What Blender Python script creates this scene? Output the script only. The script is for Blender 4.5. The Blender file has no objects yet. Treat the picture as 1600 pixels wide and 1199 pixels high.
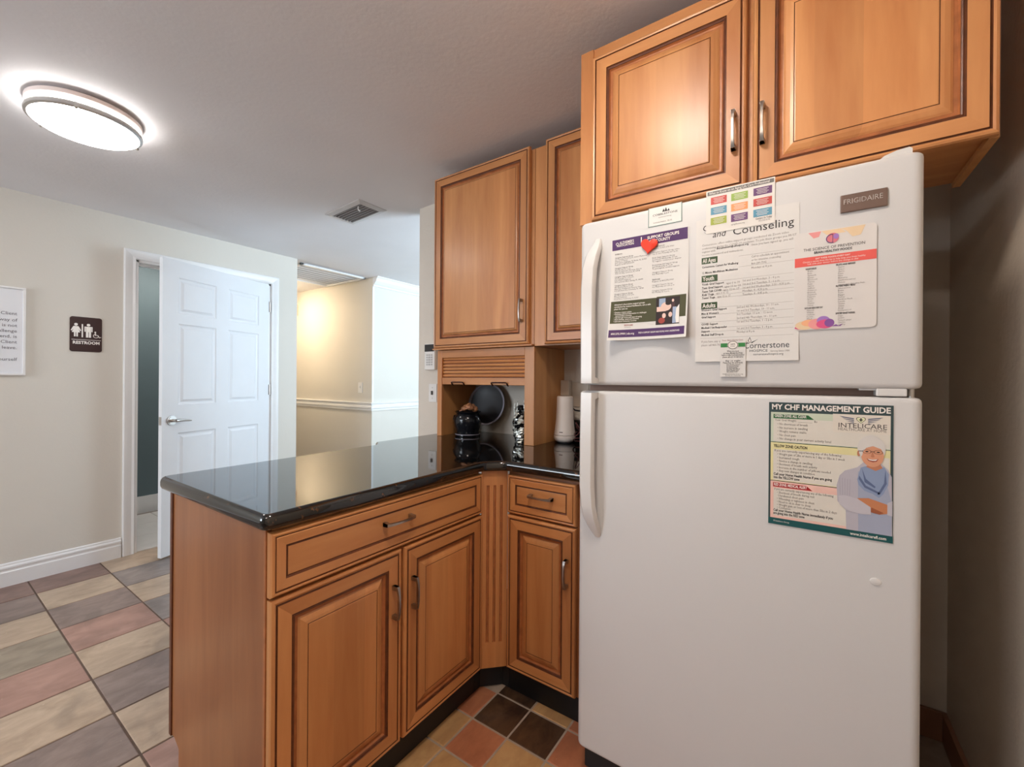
import bpy, bmesh, math, random
from mathutils import Vector, Matrix
random.seed(7)
sc = bpy.context.scene
COL = sc.collection

# ------------------------------------------------------------------ camera
FPX, YAW, HOR, ROLL, CAMZ = 664.0, math.radians(34.5), 594.0, math.radians(0.42), 1.23
FWD = Vector((-math.sin(YAW), math.cos(YAW), 0)); RGT = Vector((math.cos(YAW), math.sin(YAW), 0)); UP = Vector((0, 0, 1))
cam_d = bpy.data.cameras.new('camera'); cam = bpy.data.objects.new('camera', cam_d); COL.objects.link(cam)
cam_d.sensor_width = 36; cam_d.lens = FPX / 1600 * 36; cam_d.shift_y = -(599.5 - HOR) / 1600; cam_d.clip_start = 0.02
cx = RGT * math.cos(ROLL) + UP * math.sin(ROLL); cy = UP * math.cos(ROLL) - RGT * math.sin(ROLL); cz = -FWD
cam.matrix_world = Matrix(((cx.x, cy.x, cz.x, 0), (cx.y, cy.y, cz.y, 0), (cx.z, cy.z, cz.z, CAMZ), (0, 0, 0, 1)))
sc.camera = cam
# ------------------------------------------------------------------ world, daylight, exposure
w = bpy.data.worlds.new('world'); sc.world = w; w.use_nodes = True
w.node_tree.nodes['Background'].inputs[0].default_value = (0.75, 0.86, 1.0, 1)
w.node_tree.nodes['Background'].inputs[1].default_value = 1.0
def area(name, loc, rot, sx, sy, power, col):
    l = bpy.data.lights.new(name, 'AREA'); l.shape = 'RECTANGLE'; l.size = sx; l.size_y = sy; l.energy = power; l.color = col
    o = bpy.data.objects.new(name, l); COL.objects.link(o); o.location = loc; o.rotation_euler = rot
    return o
DAY = (0.68, 0.86, 1.0)
PI = math.pi
# daylight through the window of the far room (faces -X) and the window behind the camera (faces +Y)
area('window_daylight', (-0.12, 4.0, 1.45), (0, PI / 2 + 0.90, 0), 1.3, 2.0, 148, DAY)
area('window_daylight', (-2.8, -2.93, 1.45), (PI / 2, 0, 0), 1.6, 1.3, 46, (0.84, 0.92, 1.0))
LAMP_HALL, LAMP_KITCHEN, LAMP_CORRIDOR, FILL_BATH = 16.0, 56.0, 50.0, 60.0
vs = sc.view_settings
vs.view_transform = 'Standard'; vs.look = 'None'; vs.gamma = 1.0; vs.exposure = 0.58; vs.use_curve_mapping = False
try:
    sc.cycles.use_denoising = True; sc.cycles.max_bounces = 10; sc.cycles.diffuse_bounces = 6
    sc.cycles.caustics_reflective = False; sc.cycles.caustics_refractive = False
except Exception: pass

# ------------------------------------------------------------------ helpers
def at(u, v, **k):
    """where the sight line of a measured image point meets a real plane of the room"""
    x, y = u - 800, v - HOR
    c, s = math.cos(-ROLL), math.sin(-ROLL)
    x, y = c * x - s * y, s * x + c * y
    d = FWD * FPX + RGT * x - UP * y
    a, val = list(k.items())[0]; i = 'xyz'.index(a); o = Vector((0, 0, CAMZ))
    return o + d * ((val - o[i]) / d[i])

ORG = {}
def link(o): COL.objects.link(o); return o
def thing(name, label, cat, loc, group=None, kind=None):
    o = bpy.data.objects.new(name, None); link(o); o.location = loc; o.empty_display_size = 0.05
    if kind: o['kind'] = kind
    if label: o['label'] = label
    if cat: o['category'] = cat
    if group: o['group'] = group
    ORG[o.name] = Vector(loc); return o
def tag(o, label=None, cat=None, group=None, kind=None):
    if label: o['label'] = label
    if cat: o['category'] = cat
    if group: o['group'] = group
    if kind: o['kind'] = kind
    return o
class MB:
    def __init__(s): s.v = []; s.f = []; s.m = []
    def add(s, vs, fs, mi=0):
        b = len(s.v); s.v += [Vector(p) for p in vs]; s.f += [tuple(b + i for i in f) for f in fs]; s.m += [mi] * len(fs)
    def box(s, x0, x1, y0, y1, z0, z1, mi=0):
        s.add([(x0,y0,z0),(x1,y0,z0),(x1,y1,z0),(x0,y1,z0),(x0,y0,z1),(x1,y0,z1),(x1,y1,z1),(x0,y1,z1)],
              [(0,3,2,1),(4,5,6,7),(0,1,5,4),(1,2,6,5),(2,3,7,6),(3,0,4,7)], mi); return s
    def bbox(s, x0, x1, y0, y1, z0, z1, b=0.003, mi=0):
        """box with chamfered edges"""
        bm = bmesh.new(); bmesh.ops.create_cube(bm, size=1)
        for v in bm.verts: v.co = Vector(((x0+x1)/2 + v.co.x*(x1-x0), (y0+y1)/2 + v.co.y*(y1-y0), (z0+z1)/2 + v.co.z*(z1-z0)))
        bmesh.ops.bevel(bm, geom=bm.edges[:], offset=b, segments=2, affect='EDGES', profile=0.6)
        bm.verts.index_update(); s.add([v.co.copy() for v in bm.verts], [[v.index for v in f.verts] for f in bm.faces], mi); bm.free(); return s
    def lathe(s, prof, c=(0,0,0), n=32, mi=0, cap=True):
        c = Vector(c); b = []
        for r, z in prof: b += [c + Vector((r*math.cos(2*PI*i/n), r*math.sin(2*PI*i/n), z)) for i in range(n)]
        fs = [(k*n+i, k*n+(i+1)%n, (k+1)*n+(i+1)%n, (k+1)*n+i) for k in range(len(prof)-1) for i in range(n)]
        if cap: fs += [tuple(reversed(range(n))), tuple((len(prof)-1)*n+i for i in range(n))]
        s.add(b, fs, mi); return s
    def tube(s, pts, r, n=10, mi=0, flat=None):
        """sweep a round (or flat rectangular: flat=(w,h)) section along a polyline"""
        pts = [Vector(p) for p in pts]; rings = []
        ref = None
        for i, p in enumerate(pts):
            t = (pts[min(i+1, len(pts)-1)] - pts[max(i-1, 0)]).normalized()
            if ref is None:
                ref = Vector((0,0,1)) if abs(t.z) < 0.9 else Vector((1,0,0))
                ref = (ref - t*ref.dot(t)).normalized()
            else: ref = (ref - t*ref.dot(t)).normalized()
            bi = t.cross(ref)
            rr = r[i] if isinstance(r, (list, tuple)) else r
            rings.append([p + ref*rr*math.cos(2*PI*k/n) + bi*rr*math.sin(2*PI*k/n) for k in range(n)])
        vs = [q for R in rings for q in R]; m = len(rings)
        fs = [(j*n+k, j*n+(k+1)%n, (j+1)*n+(k+1)%n, (j+1)*n+k) for j in range(m-1) for k in range(n)]
        fs += [tuple(reversed(range(n))), tuple((m-1)*n+k for k in range(n))]
        s.add(vs, fs, mi); return s
    def sections(s, rings, mi=0, cap=True):
        n = len(rings[0]); vs = [q for R in rings for q in R]; m = len(rings)
        fs = [(j*n+k, j*n+(k+1)%n, (j+1)*n+(k+1)%n, (j+1)*n+k) for j in range(m-1) for k in range(n)]
        if cap: fs += [tuple(reversed(range(n))), tuple((m-1)*n+k for k in range(n))]
        s.add(vs, fs, mi); return s
    def prism(s, poly, f0, f1, mi=0):
        """poly: list of 2D points; f0/f1: functions to the two 3D end faces"""
        n = len(poly); s.add([f0(p) for p in poly] + [f1(p) for p in poly],
            [tuple(range(n))[::-1], tuple(range(n, 2*n))] + [(i, (i+1)%n, n+(i+1)%n, n+i) for i in range(n)], mi); return s
    def build(s, name, mats, parent=None, smooth=False, loc=None, fixn=True):
        me = bpy.data.meshes.new(name)
        mats = mats if isinstance(mats, (list, tuple)) else [mats]
        if parent is not None: o0 = ORG[parent.name]
        elif loc is not None: o0 = Vector(loc)
        else:
            xs = [p.x for p in s.v]; ys = [p.y for p in s.v]; o0 = Vector(((min(xs)+max(xs))/2, (min(ys)+max(ys))/2, min(p.z for p in s.v)))
        me.from_pydata([tuple(p - o0) for p in s.v], [], s.f)
        for m in mats: me.materials.append(m)
        for p, i in zip(me.polygons, s.m): p.material_index = min(i, len(mats)-1)
        if fixn:
            bm = bmesh.new(); bm.from_mesh(me); bmesh.ops.recalc_face_normals(bm, faces=bm.faces[:]); bm.to_mesh(me); bm.free()
        if smooth:
            for p in me.polygons: p.use_smooth = True
            try: me.set_sharp_from_angle(angle=math.radians(35 if smooth is True else smooth))
            except Exception: pass
        o = bpy.data.objects.new(name, me); link(o)
        if parent is not None: o.parent = parent
        else: o.location = o0
        ORG[o.name] = o0
        return o

# ------------------------------------------------------------------ materials
def srgb(r, g, b):
    f = lambda c: (c/255/12.92) if c/255 <= 0.04045 else ((c/255+0.055)/1.055)**2.4
    return (f(r), f(g), f(b))
MATS = {}
def mat(name, col, rough=0.5, metal=0.0, var=0.06, vscale=8.0, bump=0.0, bscale=60.0, spec=0.5, coat=0.0, ior=1.45):
    if name in MATS: return MATS[name]
    m = bpy.data.materials.new(name); m.use_nodes = True; nt = m.node_tree; b = nt.nodes['Principled BSDF']
    b.inputs['Roughness'].default_value = rough; b.inputs['Metallic'].default_value = metal
    b.inputs['Specular IOR Level'].default_value = spec; b.inputs['IOR'].default_value = ior
    if coat: b.inputs['Coat Weight'].default_value = coat; b.inputs['Coat Roughness'].default_value = 0.1
    tc = nt.nodes.new('ShaderNodeTexCoord'); nz = nt.nodes.new('ShaderNodeTexNoise'); nz.inputs['Scale'].default_value = vscale; nz.inputs['Detail'].default_value = 4
    nt.links.new(tc.outputs['Object'], nz.inputs['Vector'])
    rp = nt.nodes.new('ShaderNodeValToRGB'); e = rp.color_ramp.elements
    e[0].position = 0.3; e[1].position = 0.7
    e[0].color = (*[c*(1-var) for c in col], 1); e[1].color = (*[min(1, c*(1+var)) for c in col], 1)
    nt.links.new(nz.outputs['Fac'], rp.inputs['Fac']); nt.links.new(rp.outputs['Color'], b.inputs['Base Color'])
    if bump:
        n2 = nt.nodes.new('ShaderNodeTexNoise'); n2.inputs['Scale'].default_value = bscale; n2.inputs['Detail'].default_value = 3
        nt.links.new(tc.outputs['Object'], n2.inputs['Vector'])
        bp = nt.nodes.new('ShaderNodeBump'); bp.inputs['Strength'].default_value = bump; bp.inputs['Distance'].default_value = 0.004
        nt.links.new(n2.outputs['Fac'], bp.inputs['Height']); nt.links.new(bp.outputs['Normal'], b.inputs['Normal'])
    MATS[name] = m; return m
def wood(name, light, dark, axis, rough=0.38, coat=0.12):
    if name in MATS: return MATS[name]
    m = bpy.data.materials.new(name); m.use_nodes = True; nt = m.node_tree; b = nt.nodes['Principled BSDF']; L = nt.links.new; N = nt.nodes.new
    b.inputs['Roughness'].default_value = rough; b.inputs['Coat Weight'].default_value = coat; b.inputs['Coat Roughness'].default_value = 0.22
    tc = N('ShaderNodeTexCoord'); mp = N('ShaderNodeMapping'); oi = N('ShaderNodeObjectInfo')
    sca = [1.0, 1.0, 1.0]; sca['xyz'.index(axis)] = 0.11
    mp.inputs['Scale'].default_value = sca
    L(tc.outputs['Object'], mp.inputs['Vector'])
    cb = N('ShaderNodeCombineXYZ'); mu = N('ShaderNodeMath'); mu.operation = 'MULTIPLY'; mu.inputs[1].default_value = 17.0
    L(oi.outputs['Random'], mu.inputs[0]); L(mu.outputs[0], cb.inputs[0]); L(mu.outputs[0], cb.inputs[2]); L(cb.outputs[0], mp.inputs['Location'])
    n1 = N('ShaderNodeTexNoise'); n1.inputs['Scale'].default_value = 9; n1.inputs['Detail'].default_value = 5; n1.inputs['Distortion'].default_value = 0.9
    n2 = N('ShaderNodeTexNoise'); n2.inputs['Scale'].default_value = 70; n2.inputs['Detail'].default_value = 3
    L(mp.outputs[0], n1.inputs['Vector']); L(mp.outputs[0], n2.inputs['Vector'])
    mx = N('ShaderNodeMath'); mx.operation = 'MULTIPLY_ADD'; mx.inputs[1].default_value = 0.22
    L(n2.outputs['Fac'], mx.inputs[0]); L(n1.outputs['Fac'], mx.inputs[2])
    rp = N('ShaderNodeValToRGB'); e = rp.color_ramp.elements; e[0].position = 0.40; e[1].position = 0.78
    e[0].color = (*dark, 1); e[1].color = (*light, 1)
    L(mx.outputs[0], rp.inputs['Fac'])
    hs = N('ShaderNodeHueSaturation'); mr = N('ShaderNodeMapRange'); mr.inputs[3].default_value = 0.93; mr.inputs[4].default_value = 1.07
    L(oi.outputs['Random'], mr.inputs[0]); L(mr.outputs[0], hs.inputs['Value']); L(rp.outputs['Color'], hs.inputs['Color']); L(hs.outputs['Color'], b.inputs['Base Color'])
    if axis == 'z':     # boards glued edge to edge: a slight tone step from board to board
        sp = N('ShaderNodeSeparateXYZ'); L(tc.outputs['Object'], sp.inputs[0])
        a1 = N('ShaderNodeMath'); a1.operation = 'ADD'; L(sp.outputs[0], a1.inputs[0]); L(sp.outputs[1], a1.inputs[1])
        a2 = N('ShaderNodeMath'); a2.operation = 'MULTIPLY_ADD'; a2.inputs[1].default_value = 10.5; L(a1.outputs[0], a2.inputs[0]); L(oi.outputs['Random'], a2.inputs[2])
        fl_ = N('ShaderNodeMath'); fl_.operation = 'FLOOR'; L(a2.outputs[0], fl_.inputs[0])
        wn = N('ShaderNodeTexWhiteNoise'); wn.noise_dimensions = '1D'; L(fl_.outputs[0], wn.inputs['W'])
        m2 = N('ShaderNodeMapRange'); m2.inputs[3].default_value = 0.90; m2.inputs[4].default_value = 1.08; L(wn.outputs['Value'], m2.inputs[0])
        h2 = N('ShaderNodeHueSaturation'); L(m2.outputs[0], h2.inputs['Value']); L(hs.outputs['Color'], h2.inputs['Color']); L(h2.outputs['Color'], b.inputs['Base Color'])
    MATS[name] = m; return m
WL, WD = (0.60, 0.277, 0.103), (0.45, 0.172, 0.056)
WV = wood('maple_vertical', WL, WD, 'z'); WX = wood('maple_along_x', WL, WD, 'x'); WY = wood('maple_along_y', WL, WD, 'y')
WE = wood('shaded_end_veneer', (0.36, 0.138, 0.048), (0.25, 0.082, 0.025), 'z', rough=0.33)  # redder veneer, with the end panel's dimmer light put into the colour
WI = wood('cabinet_interior', (0.58, 0.29, 0.11), (0.48, 0.21, 0.07), 'z', rough=0.45, coat=0.0)
GLZ = mat('dark_glaze', (0.12, 0.035, 0.012), 0.4, var=0.25, vscale=40)
GLZ2 = mat('soft_glaze', (0.36, 0.125, 0.042), 0.38, var=0.2, vscale=30)
WALLM = mat('painted_wall', (0.66, 0.632, 0.575), 0.65, var=0.015, vscale=2, bump=0.12, bscale=90)
WALLT = mat('textured_wall', (0.68, 0.625, 0.55), 0.55, var=0.03, vscale=5, bump=0.35, bscale=70)
CEILM = mat('ceiling_paint', (0.74, 0.73, 0.745), 0.7, var=0.02, vscale=3, bump=0.18, bscale=55)
WHITE = mat('white_trim_paint', (0.78, 0.785, 0.79), 0.35, var=0.01)
DOORW = mat('white_door_paint', (0.76, 0.79, 0.83), 0.38, var=0.01)
FRIDGE = mat('fridge_enamel', (0.60, 0.595, 0.595), 0.42, var=0.008, vscale=3, bump=0.05, bscale=400, spec=0.45)
FRIDGEH = mat('fridge_handle_plastic', (0.66, 0.65, 0.64), 0.22, var=0.008)
GASKET = mat('fridge_gasket', (0.26, 0.16, 0.12), 0.6, var=0.06)
METAL = mat('pewter_metal', (0.42, 0.385, 0.355), 0.28, 1.0, var=0.15, vscale=30)
NICKEL = mat('satin_nickel', (0.58, 0.56, 0.54), 0.3, 1.0, var=0.05)
BLACKM = mat('black_kick', (0.012, 0.013, 0.016), 0.45, var=0.2)
BLACKG = mat('black_glazed', (0.006, 0.007, 0.01), 0.12, var=0.2)
DARKW = mat('dark_metal_tray', (0.012, 0.012, 0.016), 0.3, var=0.2)
GREYRIM = mat('grey_rim', (0.27, 0.25, 0.30), 0.35, var=0.1)
SLATE = mat('bathroom_paint', (0.105, 0.15, 0.165), 0.6, var=0.02)
PLASTW = mat('white_plastic', (0.80, 0.79, 0.77), 0.35, var=0.01)
PLASTB = mat('beige_plastic', (0.62, 0.53, 0.43), 0.4, var=0.02)
CERAM = mat('cream_ceramic', (0.74, 0.655, 0.60), 0.35, var=0.015)
PAPER = mat('white_paper', (0.66, 0.645, 0.625), 0.6, var=0.01)
def flat(name, r, g, b, rough=0.55): return mat('ink_' + name, srgb(r, g, b), rough, var=0.02, vscale=20)
def granite():
    m = bpy.data.materials.new('black_granite'); m.use_nodes = True; nt = m.node_tree; b = nt.nodes['Principled BSDF']; L = nt.links.new; N = nt.nodes.new
    b.inputs['Roughness'].default_value = 0.035; b.inputs['IOR'].default_value = 1.75
    tc = N('ShaderNodeTexCoord'); n = N('ShaderNodeTexNoise'); n.inputs['Scale'].default_value = 55; n.inputs['Detail'].default_value = 4; n.inputs['Roughness'].default_value = 0.6
    L(tc.outputs['Object'], n.inputs['Vector'])
    rp = N('ShaderNodeValToRGB'); e = rp.color_ramp.elements
    e[0].position = 0.60; e[0].color = (0.004, 0.0045, 0.005, 1); e[1].position = 0.72; e[1].color = (0.13, 0.055, 0.02, 1)
    L(n.outputs['Fac'], rp.inputs['Fac']); L(rp.outputs['Color'], b.inputs['Base Color']); return m
GRAN = granite()
def emis(name, col, s):
    m = bpy.data.materials.new(name); m.use_nodes = True; b = m.node_tree.nodes['Principled BSDF']
    b.inputs['Base Color'].default_value = (0.8, 0.8, 0.8, 1); b.inputs['Emission Color'].default_value = (*col, 1); b.inputs['Emission Strength'].default_value = s
    nz = m.node_tree.nodes.new('ShaderNodeTexNoise'); nz.inputs['Scale'].default_value = 3
    return m
def tile_mat(name, c, c2, rough=0.38):
    m = bpy.data.materials.new(name); m.use_nodes = True; nt = m.node_tree; b = nt.nodes['Principled BSDF']; L = nt.links.new; N = nt.nodes.new
    b.inputs['Roughness'].default_value = rough
    tc = N('ShaderNodeTexCoord'); oi = N('ShaderNodeObjectInfo'); ad = N('ShaderNodeVectorMath'); ad.operation = 'ADD'
    L(tc.outputs['Object'], ad.inputs[0]); L(oi.outputs['Location'], ad.inputs[1])
    mp = N('ShaderNodeMapping'); mp.inputs['Scale'].default_value = (1.6, 0.8, 1); L(ad.outputs[0], mp.inputs['Vector'])
    n = N('ShaderNodeTexNoise'); n.inputs['Scale'].default_value = 9; n.inputs['Detail'].default_value = 7; n.inputs['Roughness'].default_value = 0.6; n.inputs['Distortion'].default_value = 0.5
    L(mp.outputs[0], n.inputs['Vector'])
    rp = N('ShaderNodeValToRGB'); e = rp.color_ramp.elements; e[0].position = 0.34; e[0].color = (*c, 1); e[1].position = 0.66; e[1].color = (*c2, 1)
    L(n.outputs['Fac'], rp.inputs['Fac'])
    # cloudy slate mottling and a few pale flecks
    n3 = N('ShaderNodeTexNoise'); n3.inputs['Scale'].default_value = 4.5; n3.inputs['Detail'].default_value = 5; n3.inputs['Distortion'].default_value = 0.8; L(ad.outputs[0], n3.inputs['Vector'])
    r3 = N('ShaderNodeValToRGB'); e3 = r3.color_ramp.elements; e3[0].position = 0.52; e3[0].color = (0,0,0,1); e3[1].position = 0.68; e3[1].color = (0.55,0.55,0.55,1); L(n3.outputs['Fac'], r3.inputs['Fac'])
    mx = N('ShaderNodeMix'); mx.data_type = 'RGBA'; L(r3.outputs['Color'], mx.inputs[0]); L(rp.outputs['Color'], mx.inputs[6]); mx.inputs[7].default_value = (*[0.62*q+0.02 for q in c], 1)
    n4 = N('ShaderNodeTexNoise'); n4.inputs['Scale'].default_value = 60; n4.inputs['Detail'].default_value = 2; L(ad.outputs[0], n4.inputs['Vector'])
    r4 = N('ShaderNodeValToRGB'); e4 = r4.color_ramp.elements; e4[0].position = 0.74; e4[0].color = (0,0,0,1); e4[1].position = 0.78; e4[1].color = (0.6,0.6,0.6,1); L(n4.outputs['Fac'], r4.inputs['Fac'])
    m4 = N('ShaderNodeMix'); m4.data_type = 'RGBA'; L(r4.outputs['Color'], m4.inputs[0]); L(mx.outputs[2], m4.inputs[6]); m4.inputs[7].default_value = (0.62, 0.52, 0.40, 1)
    L(m4.outputs[2], b.inputs['Base Color'])
    bp = N('ShaderNodeBump'); bp.inputs['Strength'].default_value = 0.25; bp.inputs['Distance'].default_value = 0.004
    L(n.outputs['Fac'], bp.inputs['Height']); L(bp.outputs['Normal'], b.inputs['Normal']); return m

# ------------------------------------------------------------------ the setting
LW, BW, RW = -3.85, 2.05, 0.41              # faces of left, back, right wall
def ceil_z(x): 
    if x <= LW: return 2.33
    if x >= -2.0: return 2.415
    return 2.33 + (x - LW) * (2.415 - 2.33) / (-2.0 - LW)
def struct(o): o['kind'] = 'structure'; return o
m = MB()
xs = [-7.2, LW, -3.2, -2.5, -2.15, -2.0, -1.85, -1.0, 0.8]
zf = {-2.15: 2.406, -2.0: 2.411}
poly = [(x, zf.get(x, ceil_z(x))) for x in xs] + [(0.8, 2.6), (-7.2, 2.6)]
m.prism(poly, lambda p: (p[0], -3.2, p[1]), lambda p: (p[0], 6.2, p[1]))
struct(m.build('ceiling', CEILM))
# floor slabs with grout colour; tiles are real pieces on top
GROUT_D = mat('dark_grout', srgb(105, 88, 78), 0.9, var=0.15, vscale=30); GROUT_L = mat('light_grout', srgb(165, 150, 135), 0.9, var=0.1, vscale=30)
m = MB(); m.box(-7.2, 0.8, -3.2, 6.2, -0.1, -0.003)
floor = struct(m.build('floor', GROUT_D, loc=(0, 0, 0)))
m = MB(); m.box(-1.06, RW, -0.6, BW, -0.004, -0.002, 0)
kf = m.build('grout_bed', GROUT_L, floor)
T = {
 'tan': tile_mat('tile_tan', srgb(166, 145, 124), srgb(194, 173, 151)),
 'mauve': tile_mat('tile_mauve', srgb(122, 106, 100), srgb(150, 132, 124)),
 'brown': tile_mat('tile_red_brown', srgb(118, 92, 84), srgb(146, 118, 108)),
 'terra': tile_mat('tile_terracotta', srgb(152, 117, 105), srgb(176, 140, 127)),
 'olive': tile_mat('tile_olive', srgb(134, 122, 107), srgb(160, 147, 130)),
 'grey': tile_mat('tile_grey', srgb(122, 112, 108), srgb(150, 138, 132)),
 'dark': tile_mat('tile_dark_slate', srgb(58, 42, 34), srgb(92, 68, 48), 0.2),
 'kterra': tile_mat('tile_kitchen_terracotta', srgb(160, 100, 72), srgb(188, 124, 90), 0.3),
 'ktan': tile_mat('tile_kitchen_tan', srgb(172, 132, 88), srgb(198, 160, 112), 0.3)}
def tile_mesh(name, sx, sy, g):
    m = MB(); hx, hy, b = sx/2-g, sy/2-g, 0.0025
    r0 = [(-hx,-hy,-0.004),(hx,-hy,-0.004),(hx,hy,-0.004),(-hx,hy,-0.004)]; r1 = [(p[0],p[1],-b*0.7) for p in r0]
    r2 = [(math.copysign(hx-b,p[0]),math.copysign(hy-b,p[1]),0) for p in r0]
    m.sections([r0, r1, r2]); me = bpy.data.meshes.new(name); me.from_pydata([tuple(v) for v in m.v], [], m.f); me.materials.append(None); return me
big = tile_mesh('floor_tile', 0.30, 0.316, 0.0035); small = tile_mesh('small_floor_tile', 0.1525, 0.1525, 0.0035)
def put_tile(me, name, x, y, key):
    o = bpy.data.objects.new(name, me); link(o); o.parent = floor; o.location = (x, y, 0)
    o.material_slots[0].link = 'OBJECT'; o.material_slots[0].material = T[key]
known = {}
rowA = ['brown','mauve','tan','olive','terra','tan','mauve','tan','grey']
rowB = ['brown','tan','mauve','terra','tan','mauve','tan','terra','olive']
rowC = ['tan','grey','tan','grey','terra','mauve','olive','tan','mauve']
keys = ['tan','mauve','terra','olive','grey','tan','brown','mauve']
for i in range(9):
    x = -3.7265 + 0.30*i
    for j in range(-5, 5):
        y = 0.620 + 0.316*j
        if y > 2.02: continue
        key = {-1: rowA, 0: rowB, 1: rowC}[j][i] if -1 <= j <= 1 else keys[(i*5 + j*3 + (i*j) % 3) % 8]
        put_tile(big, 'floor_tile', x, y, key)
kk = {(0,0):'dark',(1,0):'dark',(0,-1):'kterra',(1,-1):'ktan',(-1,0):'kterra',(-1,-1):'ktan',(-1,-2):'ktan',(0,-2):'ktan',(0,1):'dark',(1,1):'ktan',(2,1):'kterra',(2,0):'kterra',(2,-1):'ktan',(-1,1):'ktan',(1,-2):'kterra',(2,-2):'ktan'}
krand = ['ktan','kterra','dark','ktan','kterra','ktan']
for i in range(-1, 9):
    for j in range(-11, 2):
        key = kk.get((i,j)) or krand[(i*7 + j*5 + i*j) % 6]
        x, y = -0.91 + 0.1525*i, 1.274 + 0.1525*j
        if i == -1 and j > 0: continue
        put_tile(small, 'small_floor_tile', x, y, key)
# walls
DO0, DO1, DH = 0.952, 1.868, 2.055          # door opening
m = MB(); m.box(-3.97, LW, -3.2, DO0, 0, 2.40); m.box(-3.97, LW, DO1, 2.10, 0, 2.40); m.box(-3.97, LW, DO0, DO1, DH, 2.40)
struct(m.build('wall_left', WALLM))
m = MB(); m.box(-2.19, RW, BW, BW+0.12, 0, 2.5); struct(m.build('wall_back', WALLT))
m = MB(); m.box(RW, RW+0.12, -3.2, BW+0.12, 0, 2.5); struct(m.build('wall_right', mat('tan_textured_wall', (0.62, 0.53, 0.43), 0.5, var=0.03, vscale=5, bump=0.35, bscale=70)))
m = MB()
m.box(-3.97, 0.5, -3.1, -2.98, 0, 0.8); m.box(-3.97, 0.5, -3.1, -2.98, 2.1, 2.5)
for a, b in ((-3.97, -3.6), (-2.0, 0.5)): m.box(a, b, -3.1, -2.98, 0.8, 2.1)
struct(m.build('wall_rear', WALLM))
for n, (a, b) in enumerate(((-3.6, -2.0),)):
    m = MB(); m.box(a, b, -3.06, -3.02, 0.8, 0.84); m.box(a, b, -3.06, -3.02, 2.06, 2.1)
    for c in (a, (a+b)/2-0.02, b-0.04): m.box(c, c+0.04, -3.06, -3.02, 0.84, 2.06)
    struct(m.build('window_%d' % (n+1), WHITE))
# corridor and the far room beyond the end of the back wall
m = MB(); m.box(-7.2, LW, 2.93, 3.05, 0, 2.40); struct(m.build('wall_corridor', WALLM))
m = MB(); m.box(-7.2, -3.97, 1.98, 2.10, 0, 2.40); struct(m.build('wall_corridor_near', WALLM))
m = MB(); m.box(-7.3, -7.18, 1.98, 3.05, 0, 2.40); struct(m.build('wall_corridor_end', WALLM))
m = MB(); m.box(-3.97, LW, 3.05, 6.1, 0, 2.42); struct(m.build('wall_far', WALLM))
m = MB(); m.box(-3.97, 0.1, 6.0, 6.12, 0, 2.5); struct(m.build('wall_far_end', WALLM))
m = MB(); m.box(-0.1, 0.02, 2.17, 3.0, 0, 2.5); m.box(-0.1, 0.02, 5.0, 6.0, 0, 2.5); m.box(-0.1, 0.02, 3.0, 5.0, 0, 0.8); m.box(-0.1, 0.02, 3.0, 5.0, 2.1, 2.5)
struct(m.build('wall_far_window', WALLM))
m = MB(); m.box(-0.06, -0.02, 3.0, 5.0, 0.8, 0.84); m.box(-0.06, -0.02, 3.0, 5.0, 2.06, 2.1)
for c in (3.0, 3.98, 4.96): m.box(-0.06, -0.02, c, c+0.04, 0.84, 2.06)
struct(m.build('window_2', WHITE))
# bathroom behind the door
m = MB(); m.box(-5.07, -4.95, 0.2, 1.98, 0, 2.40); m.box(-4.95, -3.97, 0.2, 0.32, 0, 2.40); struct(m.build('wall_bathroom', SLATE))
m = MB(); m.box(-4.95, -4.93, 0.32, 1.98, 0, 0.15); struct(m.build('baseboard_bathroom', WHITE))
BT = mat('bathroom_tile', (0.72, 0.70, 0.68), 0.3, var=0.04, vscale=6)
bathfl = struct(MB().box(-4.95, -3.86, 0.32, 1.98, -0.003, 0.0).build('floor_bathroom', mat('bath_grout', (0.3, 0.27, 0.25), 0.8)))
bt = tile_mesh('bathroom_floor_tile', 0.33, 0.33, 0.0025)
for i in range(3):
    for j in range(5):
        o = bpy.data.objects.new('bathroom_floor_tile', bt); link(o); o.parent = bathfl
        o.location = Vector((-4.05 - 0.33*i, 0.50 + 0.33*j, 0.0045)) - ORG[bathfl.name]
        o.material_slots[0].link = 'OBJECT'; o.material_slots[0].material = BT
# baseboards: stepped profile extruded
def baseboard(name, y0, y1):
    prof = [(0,0),(0.018,0),(0.018,0.082),(0.013,0.088),(0.013,0.098),(0.017,0.102),(0.017,0.112),(0.008,0.120),(0.008,0.128),(0,0.134)]
    m = MB(); m.prism(prof, lambda p: (LW+p[0], y0, p[1]), lambda p: (LW+p[0], y1, p[1])); return struct(m.build(name, WHITE))
baseboard('baseboard_left', -2.98, 0.884)
baseboard('baseboard_left_end', 1.932, 2.10)
BBM = mat('brown_baseboard', srgb(150, 105, 80), 0.5)
struct(MB().bbox(-0.6, RW, BW-0.014, BW, 0, 0.1, 0.003).build('baseboard_back', BBM))
struct(MB().bbox(RW-0.014, RW, -2.9, BW-0.014, 0, 0.1, 0.003).build('baseboard_right', BBM))
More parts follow.
